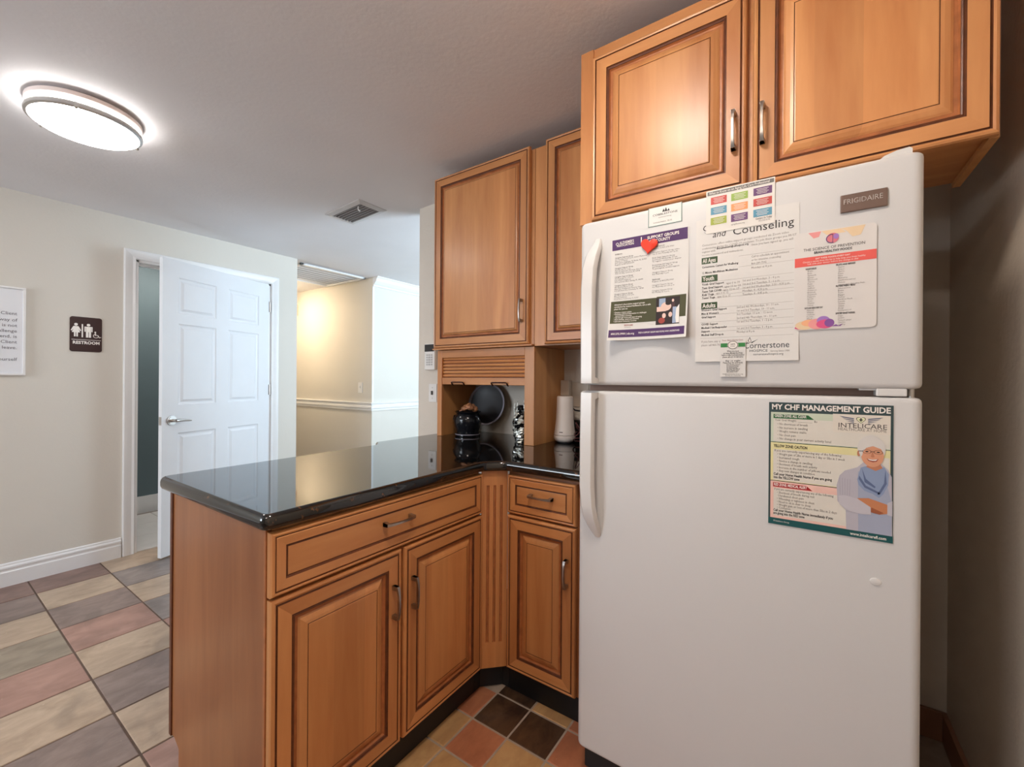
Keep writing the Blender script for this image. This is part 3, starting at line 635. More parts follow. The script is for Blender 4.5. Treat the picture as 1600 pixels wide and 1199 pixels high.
# --- countertop: one black granite slab with rounded nosing
def fillet(poly, rads, n=6):
    out = []
    N = len(poly)
    for i, p in enumerate(poly):
        p = Vector(p); a = Vector(poly[i-1]); b = Vector(poly[(i+1) % N]); r = rads[i]
        if r <= 0: out.append(p); continue
        da, db = (a-p).normalized(), (b-p).normalized(); th = da.angle(db); t = r/math.tan(th/2)
        p0, p1 = p+da*t, p+db*t
        c = p + (da+db).normalized()*(r/math.sin(th/2))
        a0 = math.atan2(p0.y-c.y, p0.x-c.x); a1 = math.atan2(p1.y-c.y, p1.x-c.x)
        dlt = (a1-a0+PI) % (2*PI) - PI
        out += [Vector((c.x+r*math.cos(a0+dlt*k/n), c.y+r*math.sin(a0+dlt*k/n))) for k in range(n+1)]
    return out
def inset(pts, d):
    N = len(pts); out = []
    for i, p in enumerate(pts):
        e0 = (p-pts[i-1]).normalized(); e1 = (pts[(i+1)%N]-p).normalized()
        n0, n1 = Vector((-e0.y, e0.x)), Vector((-e1.y, e1.x)); nn = (n0+n1); L = nn.length
        out.append(p + nn/L*(d/max(0.5, L/2)) if L > 1e-6 else p + n0*d)
    return out
CF, CR = -1.012, 1.343
outline = [(-1.700,0.478),(CF,0.478),(CF,1.285),(-0.955,CR),(-0.596,CR),(-0.596,BW-0.001),(-1.775,BW-0.001),(-1.775,1.375),(-1.700,1.312)]
pts = fillet(outline, [0.030,0.022,0.05,0.05,0.01,0,0,0.022,0.022])
prof = [(0.010,0.876),(0.004,0.8785),(0.0012,0.883),(0,0.889),(0,0.900),(0.0015,0.906),(0.005,0.911),(0.0095,0.9135),(0.012,0.914),(0.015,0.914)]
m = MB(); m.sections([[Vector((p.x,p.y,z)) for p in inset(pts, d)] for d, z in prof])
ctop = m.build('countertop', GRAN, smooth=40, loc=(-1.3, 1.2, 0.876)); tag(ctop, 'black granite countertop with rounded edge over the peninsula and corner', 'countertop')
m = MB(); m.bbox(-1.06, -0.60, BW-0.02, BW-0.0005, 0.9145, 1.022, 0.002); bs = m.build('backsplash', GRAN); tag(bs, 'low black granite backsplash strip behind the white wifi tower', 'backsplash')

# --- upper corner cabinet above the appliance garage
UF = 1.735
up = thing('wall_cabinet', 'tall single-door maple wall cabinet above the open appliance garage', 'cabinet', (-1.4, 1.9, 1.393))
m = MB(); m.box(-1.705, -1.066, UF, BW-0.002, 1.394, 2.338); m.build('body', WV, up)
m = MB(); m.bbox(-1.722, -1.066, UF-0.022, UF+0.01, 1.394, 1.402, 0.002); m.build('bottom_moulding', WX, up)
du_ = front(up, 'door', facey(1.713), -1.716, -1.086, 1.404, 2.350, WX, PROF, PANEL_FLAT); pull(du_, facey(1.713), -1.124, 1.565, True, 0.11)
# --- narrow wall cabinet right of it
up2 = thing('wall_cabinet', 'narrow maple wall cabinet half hidden beside the fridge cabinet', 'cabinet', (-0.85, 1.9, 1.393))
m = MB(); m.box(-1.063, -0.650, UF, BW-0.002, 1.394, 2.338); m.build('body', WV, up2)
front(up2, 'door', facey(1.713), -0.999, -0.660, 1.398, 2.352, WX, PROF, PANEL_FLAT)
# --- cabinet over the fridge
fc = thing('fridge_top_cabinet', 'wide maple cabinet with two raised-panel doors above the fridge', 'cabinet', (-0.145, 1.46, 1.755))
m = MB(); m.box(-0.628, 0.338, 1.322, 1.60, 1.765, 2.335); m.build('body', WX, fc)
m = MB(); m.bbox(-0.630, -0.585, 1.318, 1.326, 1.755, 2.335, 0.001); m.build('face_stile', WV, fc)
m = MB(); m.box(0.322, 0.338, 1.322, 1.60, 1.752, 1.765); m.build('side_panel_edge', WI, fc)
m = MB(); m.box(-0.628, -0.612, 1.322, 1.60, 1.752, 1.765); m.build('side_panel_edge', WI, fc)
FD = 1.300
a1_ = front(fc, 'door', facey(FD), -0.583, -0.132, 1.757, 2.294, WX); pull(a1_, facey(FD), -0.163, 1.913, True, 0.104)
a2_ = front(fc, 'door', facey(FD), -0.118, 0.334, 1.753, 2.294, WX); pull(a2_, facey(FD), -0.095, 1.911, True, 0.104)

# --- appliance garage on the counter, tambour door pushed halfway up
ga = thing('appliance_garage', 'open maple appliance garage with raised slatted tambour door', 'cabinet', (-1.385, 1.89, 0.9145))
m = MB(); m.box(-1.700, -1.682, UF+0.018, BW-0.002, 0.9145, 1.392); m.build('side_panel', WI, ga)
m = MB(); m.box(-1.084, -1.066, UF+0.018, BW-0.002, 0.9145, 1.392); m.build('side_panel', WI, ga)
m = MB(); m.box(-1.682, -1.084, UF+0.018, BW-0.002, 1.376, 1.392); m.build('top_panel', WI, ga)
for a, b in ((-1.702, -1.670), (-1.119, -1.064)):
    m = MB(); m.bbox(a, b, UF, UF+0.018, 0.9145, 1.392, 0.002); m.build('face_stile', WV, ga)
m = MB(); m.bbox(-1.670, -1.119, UF, UF+0.018, 1.350, 1.392, 0.002); m.build('face_rail', WX, ga)
sl = None
for k in range(6):
    z = 1.2425+0.0185*k
    if sl is None:
        m = MB(); m.prism([(UF+0.020,0),(UF+0.012,0.003),(UF+0.009,0.009),(UF+0.012,0.0145),(UF+0.020,0.0175)], lambda p: (-1.668,p[0],z+p[1]), lambda p: (-1.121,p[0],z+p[1]))
        sl = m.build('slat', [WX], ga); 
    else:
        o = sl.copy(); link(o); o.location = (0, 0, 0.0185*k)
m = MB(); m.box(-1.668, -1.121, UF+0.018, UF+0.022, 1.24, 1.352); m.build('tambour_backing', GLZ, ga)
m = MB(); m.bbox(-1.669, -1.120, UF+0.004, UF+0.020, 1.203, 1.240, 0.002); m.build('tambour_bar', WX, ga)
for x0, x1 in ((-1.592, -1.508), (-1.318, -1.222)):
    m = MB(); m.tube([(x0,UF+0.010,1.200),(x0,UF+0.004,1.202),(x0,UF-0.006,1.214),(x0+0.006,UF-0.008,1.216),(x1-0.006,UF-0.008,1.216),(x1,UF-0.006,1.214),(x1,UF+0.004,1.202),(x1,UF+0.010,1.200)],0.0034,8)
    m.build('wire_pull', mat('dark_wire', (0.05, 0.02, 0.02), 0.3, 0.6), ga, smooth=True)

# ------------------------------------------------------------------ things in the garage and on the counter
CT = 0.9142
# black pot with a flared rim holding a brown pine cone cluster
px, py = -1.562, 1.835
pot = thing('black_pot', 'glossy black footed pot with flared rim in the appliance garage', 'pot', (px, py, CT))
m = MB(); m.lathe([(0.066,0),(0.070,0.004),(0.070,0.012),(0.062,0.016),(0.064,0.03),(0.074,0.06),(0.079,0.085),(0.076,0.105),(0.066,0.119),(0.062,0.124),(0.072,0.134),(0.075,0.138),(0.071,0.139),(0.06,0.128),(0.03,0.122)], (px,py,CT), 40)
m.build('pot_body', BLACKG, pot, smooth=True)
for sg in (-1, 1):
    m = MB(); m.tube([(px+sg*0.064,py-0.01,CT+0.112),(px+sg*0.088,py-0.012,CT+0.108),(px+sg*0.094,py-0.012,CT+0.088),(px+sg*0.078,py-0.01,CT+0.074)],0.006,8); m.build('ear_handle', BLACKG, pot, smooth=True)
m = MB(); m.lathe([(0.071,0.010),(0.0715,0.012),(0.071,0.014)], (px,py,CT), 40, cap=False); m.build('foot_highlight', GREYRIM, pot, smooth=True)  # grey band painted in for the highlight near the pot's base
cone = MB(); rnd = random.Random(3)
lump = thing('brown_snacks', 'brown lumpy treats heaped in the black pot', 'food', (px, py, CT+0.125))
NUT = mat('brown_treat', (0.30, 0.13, 0.06), 0.45, var=0.5, vscale=60)
for k in range(9):
    a = k*2.4; rr = 0.034*math.sqrt(k/9); c = Vector((px+0.01+rr*math.cos(a), py+rr*math.sin(a), CT+0.150+0.020*(1-k/9)))
    rx, rz = rnd.uniform(0.016,0.023), rnd.uniform(0.012,0.018); R = []
    for j in range(7):
        t = -PI/2+PI*j/6; R.append([c+Vector((rx*math.cos(t)*math.cos(2*PI*i/10)+0.001, rx*0.8*math.cos(t)*math.sin(2*PI*i/10), rz*math.sin(t)))*1 for i in range(10)])
    m = MB(); m.sections(R); m.build('treat', NUT, lump, smooth=60)
m = MB(); m.tube([(px-0.03,py-0.035,CT+0.139),(px+0.0,py-0.035,CT+0.150),(px+0.045,py-0.03,CT+0.163)],[0.003,0.004,0.005],8); m.build('stick', mat('stick_wood', (0.4,0.18,0.1), 0.5), lump, smooth=True)
# round dark tray leaning against the back wall
tc_ = Vector((-1.545, 1.985, 1.085)); tn = Vector((0.10, -0.975, 0.20)).normalized(); tu = tn.cross(UP).normalized(); tv = tu.cross(tn)*-1
tray = thing('round_tray', 'round black tray with a grey rim leaning behind the pot', 'tray', (tc_.x, tc_.y, CT))
def disc3(prof, n=44): return [[tc_ + (tu*math.cos(2*PI*i/n)+tv*math.sin(2*PI*i/n))*r + tn*h for i in range(n)] for r, h in prof]
m = MB(); m.sections(disc3([(0.02,-0.006),(0.112,-0.006),(0.120,0.004),(0.112,0.002),(0.02,0.0)])); m.build('tray_body', DARKW, tray, smooth=True)
m = MB(); m.sections(disc3([(0.112,0.0025),(0.117,0.009),(0.124,0.009),(0.125,0.004),(0.1195,0.002)]), cap=False); m.build('tray_rim', GREYRIM, tray, smooth=True)
# second dark round board further back/right
# silver-black ornamental figurine near the right side of the garage
fxp, fyp = -1.196, 1.825
fig = thing('ornament', 'silver and black sparkling ornament at the right end of the appliance garage', 'ornament', (fxp, fyp, CT))
def glit():
    m = bpy.data.materials.new('crumpled_foil'); m.use_nodes = True; nt = m.node_tree; b = nt.nodes['Principled BSDF']
    tc = nt.nodes.new('ShaderNodeTexCoord'); vo = nt.nodes.new('ShaderNodeTexVoronoi'); vo.inputs['Scale'].default_value = 75
    nt.links.new(tc.outputs['Object'], vo.inputs['Vector']); rp = nt.nodes.new('ShaderNodeValToRGB'); e = rp.color_ramp.elements
    e[0].position = 0.42; e[0].color = (0.01,0.01,0.012,1); e[1].position = 0.55; e[1].color = (0.75,0.78,0.74,1)
    nt.links.new(vo.outputs['Color'], rp.inputs['Fac']); nt.links.new(rp.outputs['Color'], b.inputs['Base Color'])
    b.inputs['Metallic'].default_value = 0.7; b.inputs['Roughness'].default_value = 0.25; return m
FOIL = glit(); rnd = random.Random(11); R = []
for j in range(26):
    t = j/25; r0 = 0.030+0.012*math.sin(t*PI) - 0.012*max(0, t-0.75)/0.25
    R.append([Vector((fxp+(r0+rnd.uniform(-0.005,0.005))*math.cos(2*PI*i/18), fyp+(r0+rnd.uniform(-0.005,0.005))*math.sin(2*PI*i/18), CT+0.165*t)) for i in range(18)])
m = MB(); m.sections(R); m.build('ornament_body', FOIL, fig)
m = MB(); m.lathe([(0.028,0.160),(0.030,0.168),(0.024,0.180),(0.010,0.187)], (fxp,fyp,CT), 16); m.build('ornament_cap', BLACKG, fig, smooth=True)
for k in range(6):
    a = 2*PI*k/6+0.5; ex = Vector((math.cos(a), math.sin(a), 0)); b0 = Vector((fxp,fyp,CT+0.12))+ex*0.030
    m = MB(); m.tube([b0, b0+ex*0.006+UP*0.04, b0+ex*0.002+UP*rnd.uniform(0.07,0.10)],[0.004,0.003,0.0012],6); m.build('spike', FOIL, fig)
# white wifi tower
sx, sy = -1.003, 1.937
spk = thing('wifi_tower', 'cream tapered cylinder device standing on the counter beside the fridge', 'router', (sx, sy, CT))
m = MB(); m.lathe([(0.036,0.236),(0.0395,0.2335),(0.041,0.228),(0.042,0.18),(0.0445,0.12),(0.050,0.07),(0.0535,0.048),(0.0545,0.041),(0.0535,0.039)], (sx,sy,CT), 48); m.build('tower_body', CERAM, spk, smooth=True)
m = MB(); m.lathe([(0.0535,0.0375),(0.0550,0.036),(0.0548,0.022),(0.048,0.010),(0.036,0.004)], (sx,sy,CT), 48); m.build('tower_base', CERAM, spk, smooth=True)
m = MB(); m.lathe([(0.037,0.004),(0.040,0.0)], (sx,sy,CT), 32); m.build('rubber_foot', BLACKM, spk, smooth=True)
cdir = (Vector((0,0,0))-Vector((sx,sy,0))).normalized(); side = Vector((-cdir.y, cdir.x, 0))*-1
m = MB(); c0 = Vector((sx,sy,CT+0.054)); pts_ = []
for k in range(7):
    a = -0.55+0.06*k; q = (cdir*math.cos(a)+side*math.sin(a)*-1); pts_.append(q)
m.add([c0+q*0.0529 for q in pts_]+[c0+q*0.0523+UP*0.004 for q in pts_], [(k,k+1,8+k,7+k) for k in range(6)]); m.build('printed_logo', flat('logo_dark', 90, 60, 55), spk, fixn=False)
# wall outlet with plug-in adapter and black cable
p0 = at(888, 606, y=BW)
ol = thing('wall_outlet', 'beige wall outlet plate on the backsplash wall beside the fridge', 'outlet', (p0.x+0.045, BW, p0.z-0.09))
m = MB(); m.bbox(p0.x-0.02, p0.x+0.12, BW-0.006, BW, p0.z-0.10, p0.z+0.03, 0.002); m.build('cover_plate', PLASTB, ol)
ad = thing('power_adapter', 'beige plug-in power adapter in the outlet above the wifi tower', 'adapter', (p0.x, BW-0.03, p0.z-0.04))
m = MB(); m.bbox(p0.x-0.024, p0.x+0.026, BW-0.045, BW-0.006, p0.z-0.042, p0.z+0.040, 0.005); m.build('adapter_body', PLASTB, ad)
m = MB(); m.tube([(p0.x,BW-0.03,p0.z-0.042),(p0.x+0.03,BW-0.035,p0.z-0.06),(p0.x+0.045,BW-0.05,p0.z-0.10),(p0.x+0.07,BW-0.06,p0.z-0.115),(p0.x+0.12,BW-0.07,p0.z-0.118)],0.004,8)
m.build('cable', BLACKM, ad, smooth=True)
# loose shiny cord lying on the counter by the fridge
m = MB(); q0 = Vector((-0.915, 1.90, CT+0.004)); pts_ = []
for k in range(40):
    t = k/39; pts_.append(q0+Vector((0.022*math.cos(t*19)+0.02*t, 0.03*math.sin(t*19), 0.10*t*(1+0.25*math.sin(t*31)))))
m.tube(pts_, 0.003, 6); cd = m.build('coiled_cord', mat('dark_shiny_cord', (0.10, 0.035, 0.035), 0.15, 0.3), smooth=True); tag(cd, 'dark shiny coiled cord on the counter squeezed beside the fridge', 'cord')

# ---- security keypad and outlet on the back wall left of the cabinet
ka, kb = at(664.5, 538, y=BW-0.02), at(680, 578, y=BW-0.02)
kp = thing('alarm_keypad', 'white alarm keypad with dark display on the wall left of the cabinet', 'keypad', ((ka.x+kb.x)/2, BW, kb.z))
kx0, kx1, kz1, kz0 = ka.x, ka.x+0.092, ka.z, kb.z
m = MB(); m.bbox(kx0, kx1, BW-0.026, BW-0.0005, kz0, kz1, 0.005); m.build('keypad_body', PLASTW, kp)
m = MB(); m.bbox(kx0+0.001, kx1-0.004, BW-0.0275, BW-0.024, kz1-0.052, kz1-0.004, 0.001); m.build('display', mat('lcd_dark', (0.03,0.028,0.028), 0.25), kp)
for i in range(3):
    for j in range(5):
        m = MB(); bx, bz = kx0+0.018+0.021*i, kz1-0.070-0.016*j; m.bbox(bx, bx+0.014, BW-0.029, BW-0.026, bz-0.010, bz, 0.0015); m.build('key', mat('key_grey', (0.5,0.5,0.5), 0.5), kp)
oa = at(671, 600, y=BW); oz0 = at(671, 628, y=BW).z
ol2 = thing('light_switch', 'white switch plate partly behind the cabinet side under the keypad', 'light switch', (oa.x+0.035, BW, oz0))
m = MB(); m.bbox(oa.x, oa.x+0.072, BW-0.006, BW-0.0005, oz0, oa.z, 0.002); m.build('cover_plate', PLASTW, ol2)
zc = (oa.z+oz0)/2
m = MB(); m.bbox(oa.x+0.028, oa.x+0.040, BW-0.016, BW-0.006, zc-0.012, zc+0.014, 0.002); m.build('toggle', mat('toggle_dark', (0.08,0.07,0.06), 0.4), ol2)
for dz in (-0.035, 0.035):
    m = MB(); m.sections([[Vector((oa.x+0.034+0.004*math.cos(2*PI*i/10), y, zc+dz+0.004*math.sin(2*PI*i/10))) for i in range(10)] for y in (BW-0.006, BW-0.0075)]); m.build('screw', NICKEL, ol2)

# ------------------------------------------------------------------ fridge
FY = 1.195; FX0, FX1 = -0.572, 0.203; FT = 1.712; G0, G1 = 1.199, 1.217
fr_ = thing('refrigerator', 'white top-freezer refrigerator covered with papers and magnets', 'refrigerator', (-0.186, 1.55, 0))
def fdoor(name, z0, z1, rb):
    """door slab with softly rounded vertical edges and corners"""
    n = 5; r = 0.020; sec = []
    for k in range(n+1): a = PI/2*k/n; sec.append((FX0+r-r*math.sin(PI/2-a) if False else FX0+r*(1-math.sin(a)), FY+r*(1-math.cos(a)) if False else FY+r*(1-math.cos(PI/2-a)) if False else 0))
    m = MB(); plan = []
    for k in range(n+1):
        a = PI/2*k/n; plan.append((FX0+r-r*math.cos(a), FY+r-r*math.sin(a)))
    for k in range(n+1):
        a = PI/2*k/n; plan.append((FX1-r+r*math.sin(a), FY+r-r*math.cos(a)))
    plan += [(FX1, FY+0.062), (FX0, FY+0.062)]
    cxm, cym = (FX0+FX1)/2, FY+0.035
    rings = []
    for d, z in ((0.010,z0),(0.004,z0+0.002),(0.001,z0+0.006),(0,z0+0.012),(0,z1-0.012),(0.001,z1-0.006),(0.004,z1-0.002),(0.010,z1)):
        rings.append([Vector((x+(d if x < cxm else -d)*(1 if True else 0), y+(d if y < cym else -d*0.2), z)) for x, y in plan])
    m.sections(rings); return m.build(name, FRIDGE, fr_, smooth=40)
m = MB(); m.bbox(FX0+0.006, FX1-0.006, FY+0.072, 1.97, 0.03, FT-0.004, 0.004); m.build('case', FRIDGE, fr_)
m = MB(); m.box(FX0+0.012, FX1-0.012, FY+0.058, FY+0.074, 0.125, FT-0.012); m.build('gasket', GASKET, fr_)
m = MB(); m.bbox(FX0+0.01, FX1-0.01, FY+0.04, FY+0.10, 0.02, 0.098, 0.004); m.build('kick_grille', BLACKM, fr_)
fz = fdoor('freezer_door', G1, FT, 0); fd = fdoor('fridge_door', 0.108, G0, 0)
# handles: broad bars along the left edge, standing off the door, ends sweeping back onto it
def fhandle(par, pts, w0):
    m = MB(); rings = []
    for (z, h, x, w, th) in pts:
        y1, y0 = FY-h, FY-h+th
        rings.append([Vector((x-w/2,y0,z)),Vector((x-w/2,y1+0.006,z)),Vector((x-w/2+0.005,y1,z)),Vector((x+w/2-0.005,y1,z)),Vector((x+w/2,y1+0.006,z)),Vector((x+w/2,y0,z))])
    m.sections(rings); return m.build('handle', FRIDGEH, par, smooth=45)
hx_ = -0.527
fhandle(fz, [(1.222,0.043,hx_,0.042,0.043),(1.236,0.044,hx_,0.042,0.044),(1.240,0.044,hx_,0.042,0.018),(1.40,0.046,hx_,0.042,0.018),(1.50,0.046,hx_,0.042,0.018),(1.56,0.042,hx_+0.002,0.042,0.018),(1.60,0.030,hx_+0.006,0.040,0.018),(1.625,0.016,hx_+0.011,0.034,0.015),(1.645,0.006,hx_+0.015,0.026,0.0055),(1.654,0.003,hx_+0.016,0.022,0.0025)], 0)
fhandle(fd, [(0.762,0.003,hx_+0.019,0.020,0.0025),(0.770,0.007,hx_+0.018,0.026,0.0065),(0.79,0.018,hx_+0.014,0.034,0.016),(0.82,0.034,hx_+0.008,0.040,0.018),(0.86,0.043,hx_+0.003,0.042,0.018),(0.92,0.046,hx_,0.042,0.018),(1.05,0.046,hx_,0.042,0.018),(1.175,0.044,hx_,0.042,0.018),(1.179,0.044,hx_,0.042,0.044),(1.194,0.043,hx_,0.042,0.043)], 0)
# centre hinge and top hinge cover
m = MB(); m.bbox(0.128, 0.178, FY+0.004, FY+0.05, G0+0.002, G1+0.001, 0.003); m.bbox(0.10, 0.14, FY+0.012, FY+0.05, G1-0.004, G1, 0.001); m.build('centre_hinge', FRIDGEH, fr_)
m = MB(); m.lathe([(0.006, G0-0.002),(0.006,G1+0.002)], (0.187,FY+0.03,0), 12); m.build('hinge_pin', NICKEL, fr_, smooth=True)
m = MB(); m.prism([(0.13,FT),(0.14,FT+0.008),(0.16,FT+0.014),(0.18,FT+0.016),(0.185,FT+0.012),(0.185,FT)], lambda p: (p[0],FY+0.015,p[1]), lambda p: (p[0],FY+0.10,p[1])); m.build('top_hinge_cover', FRIDGEH, fr_)
# plug button on the door, badge
m = MB(); pb = at(1368, 909, y=FY); n = 16
m.sections([[Vector((pb.x+0.010*k_*math.cos(2*PI*i/n), FY-h, pb.z+0.008*k_*math.sin(2*PI*i/n))) for i in range(n)] for k_, h in ((1,0),(0.9,0.002),(0.5,0.003))]); m.build('hole_plug', FRIDGEH, fd, smooth=True)
m = MB(); m.bbox(0.064, 0.144, FY-0.005, FY, 1.606, 1.645, 0.002); badge = m.build('badge', mat('badge_brown', (0.20, 0.135, 0.11), 0.3, 0.5, var=0.05), fz)
S = Sheet(lambda a, b, l: Vector((0.064+a, FY-0.005-l, 1.645-b)), split=False)
S.text('FRIGIDAIRE', 0.005, 0.0215, 0.0155, 'c', 0.0006, width=0.066, bold=0.0)
S.build(badge, {'c': mat('badge_chrome', (0.75,0.70,0.66), 0.2, 0.8)}, {'c': 'badge_lettering'})

# ------------------------------------------------------------------ papers and magnets on the fridge
def fp(u, v): p = at(u, v, y=FY); return p.x, p.z
def sheet_mesh(name, label, cat, x0, x1, z0, z1, off, mtl, curve=None, nx=1, ny=1, th=0.0004, group=None):
    curve = curve or (lambda a, b: 0.0)
    W, Hh = x1-x0, z1-z0
    P = lambda a, b, l: Vector((x0+a, FY-off-curve(a/W, b/Hh)-l, z1-b))
    m = MB(); vs = [P(W*i/nx, Hh*j/ny, 0) for j in range(ny+1) for i in range(nx+1)]; N = len(vs)
    vb = [q+Vector((0, th, 0)) for q in vs]
    fs = [(j*(nx+1)+i, (j+1)*(nx+1)+i, (j+1)*(nx+1)+i+1, j*(nx+1)+i+1) for j in range(ny) for i in range(nx)]
    fb_ = [tuple(N+q for q in reversed(f)) for f in fs]
    loop = [i for i in range(nx+1)] + [(nx+1)*(j+1)-1 for j in range(1, ny+1)] + [(nx+1)*ny+i for i in range(nx-1, -1, -1)] + [(nx+1)*j for j in range(ny-1, 0, -1)]
    fr2 = [(loop[k], loop[(k+1)%len(loop)], N+loop[(k+1)%len(loop)], N+loop[k]) for k in range(len(loop))]
    m.add(vs+vb, fs+fb_+fr2); o = m.build(name, mtl, loc=((x0+x1)/2, FY-off, z0)); tag(o, label, cat, group)
    return o, Sheet(P), W, Hh
INK = flat('black', 50, 46, 46); INKG = flat('grey', 120, 115, 112)
WH = flat('paper_white', 228, 222, 216)
# 1 business card
o, S, W, Hh = sheet_mesh('business_card', 'small white card with a dark logo at the top left of the freezer door', 'card', -0.362, -0.272, 1.659, 1.711, 0.0009, mat('card_white', (0.72,0.71,0.68), 0.35, var=0.01))
S.poly([(0.038,0.016),(0.042,0.007),(0.045,0.016)],'k',0.0003); S.poly([(0.044,0.016),(0.048,0.005),(0.052,0.016)],'k',0.0003); S.poly([(0.051,0.016),(0.055,0.009),(0.058,0.016)],'k',0.0003)
S.text('COBBLESTONE', 0.012, 0.024, 0.0075, 'k', 0.0003, width=0.066); S.text('assisted living', 0.028, 0.031, 0.005, 'g', 0.0003, width=0.034)
S.text('Community Relations   352.555', 0.014, 0.044, 0.005, 'k', 0.0003, width=0.05)
S.rect(0,0,0.0018,Hh,'t',0.0003); S.rect(W-0.0018,0,W,Hh,'t',0.0003); S.rect(0,Hh-0.0015,W,Hh,'t',0.0003)
S.build(o, {'k': INK, 'g': INKG, 't': flat('teal_line', 95, 130, 125)}, {'t': 'printed_border'})
# 2 purple and green flyer, lower corners curling off the door
cur = lambda a, b: 0.036*max(0, b-0.25)**2*(0.55+0.9*(2*a-1)**2) + 0.003*(1-b)*(1-(2*a-1)**2)*0
o, S, W, Hh = sheet_mesh('support_group_flyer', 'white flyer with purple banner and olive block curling under a red heart', 'flyer', -0.470, -0.254, 1.346, 1.642, 0.0012, PAPER, cur, 10, 16)
L1, L2, L3 = 0.0004, 0.0008, 0.0012
S.rect(0.004,0.001,W-0.003,0.032,'p',L1,10,2)
S.rect(0.088,0.006,0.0905,0.026,'w',L2)
S.ring(0.019,0.014,0.0028,0.0042,'w',L2,16); S.text("ALZHEIMER'S", 0.026,0.0155,0.0105,'w',L2,width=0.042,bold=0.02); S.text('ASSOCIATION',0.018,0.0225,0.0085,'w',L2,width=0.050,bold=0.02)
S.text('SUPPORT GROUPS',0.106,0.0155,0.0115,'w',L2,width=0.085,bold=0.02); S.text('LAKE COUNTY',0.106,0.0265,0.0115,'w',L2,width=0.062,bold=0.02)
c1 = ['IN PERSON','','Caregiver Support Group','1st Tuesday at 2:00 p.m. Senior Memorial','Church of Christ','2011 Junior Highway, FL Eustis, FL 32757','Register at 800.272.3900','','Caregiver Support Group','2nd Monday at 1 p.m.','Lake Presbyterian, Morning Church','1321 US Hwy, Leesburg, FL 34748','','Caregiver Support Group','3rd Tuesday at 1:30 p.m.','Live Well Foundation','300 Landover Blvd, Spring, FL 34474','','Caregiver Support Group','4th Wednesday at 10 a.m.','New Hope Presbyterian Memory Care','613 Lakeview Ave, Leesburg, FL 34748','','Caregiver Support Group','4th Thursday at 3:30 p.m.','Trinity Lutheran','Mount Dora Community, FL 32757']
for k, t in enumerate(c1):
    if t: S.text(t, 0.012, 0.0455+0.00508*k, 0.0052, 'k', L1, width=min(0.092, len(t)*0.00235), res=1, bold=0.012 if (k and c1[k-1] == '') or k == 0 else 0)
c2 = ['VIRTUAL GROUPS','Register at 800.272.3900','','Caregiver Support Group online','1st or 3rd Tuesday at 7 p.m.','','Early Stage Support Group','Second and Wednesday 10 a.m.','To register contact your chapter','','Frontotemporal Support Group','2nd Wednesday at 7 p.m.','To preregister contact support','','Caregiver Support Group','2nd Thursday 6 p.m.','','','TELEPHONE','Register at 800.272.3900','','Caregiver Support Group','1st Thursday at 1:30 p.m.','','Caregiver Support Group','4th Friday at 2 p.m.']
for k, t in enumerate(c2):
    if t: S.text(t, 0.120, 0.0415+0.00508*k, 0.0052, 'k', L1, width=len(t)*0.0024, res=1, bold=0.012 if k in (0, 18) else 0)
S.rect(0.004,0.182,0.134,0.247,'g',L1,4,4); S.rect(0.134,0.180,W-0.004,0.240,'g',L1,4,4)
S.rect(0.133,0.184,0.196,0.258,'d',L2,3,3)
for t, b in (("Alzheimer's Association support groups",0.194),('conducted by trained facilitators, are a safe',0.2005),('place for you to:',0.207)): S.text(t,0.014,b,0.0062,'w',L2,width=len(t)*0.0023,bold=0.015)
for k, t in enumerate(('Develop a support system','Exchange practical information on challenges','and possible solutions','Talk through issues and ways of coping','Share feelings, needs and concerns','Learn about community resources')):
    S.text(('' if k == 2 else '\u2022 ')+t, 0.014 if k != 2 else 0.019, 0.2165+0.0053*k, 0.0056, 'w', L2, width=len(t)*0.0021, bold=0.012)
# the little photograph of an audience: flat print
S.rect(0.141,0.186,0.158,0.210,'b',L3); S.ell(0.160,0.209,0.014,0.012,'s',L3+0.0002); S.ell(0.166,0.200,0.008,0.006,'d',L3+0.0004); S.rect(0.135,0.209,0.160,0.222,'s',L3+0.0003)
S.ell(0.178,0.194,0.003,0.004,'s',L3); S.rect(0.175,0.199,0.183,0.224,'n',L3); S.rect(0.178,0.212,0.188,0.256,'b',L3+0.0002); S.poly([(0.183,0.222),(0.195,0.206),(0.196,0.256),(0.188,0.256)],'w',L3+0.0003)
S.ell(0.155,0.234,0.005,0.007,'s',L3); S.ell(0.172,0.232,0.005,0.007,'s',L3); S.ell(0.149,0.247,0.009,0.008,'r',L3)
S.text('SENIOR', 0.045,0.2555,0.006,'r',L1,width=0.012,bold=0.02); S.text('CARE',0.0575,0.2555,0.006,'r',L1,width=0.012,bold=0.03); S.text('of America',0.046,0.2605,0.004,'k',L1)
S.rect(0.003,0.266,W-0.005,0.288,'p',L1,10,2)
S.text('800.272.3900 | alz.org', 0.010,0.280,0.0075,'w',L2,width=0.064,bold=0.02); S.text('FIND A SUPPORT GROUP AND PEOPLE WHO UNDERSTAND', 0.086,0.279,0.0065,'w',L2,width=0.112,bold=0.02)
S.build(o, {'p': flat('purple', 72, 38, 92), 'w': WH, 'k': INK, 'g': flat('olive', 66, 66, 34), 'd': flat('photo_dark', 36, 18, 18), 's': flat('photo_skin', 222, 190, 178), 'b': flat('photo_blue', 150, 165, 190), 'n': flat('photo_navy', 70, 40, 45), 'r': flat('photo_red', 150, 60, 50)},
        {'p': 'printed_banner', 'g': 'printed_block', 'd': 'printed_photo', 's': 'printed_photo', 'b': 'printed_photo', 'n': 'printed_photo'})
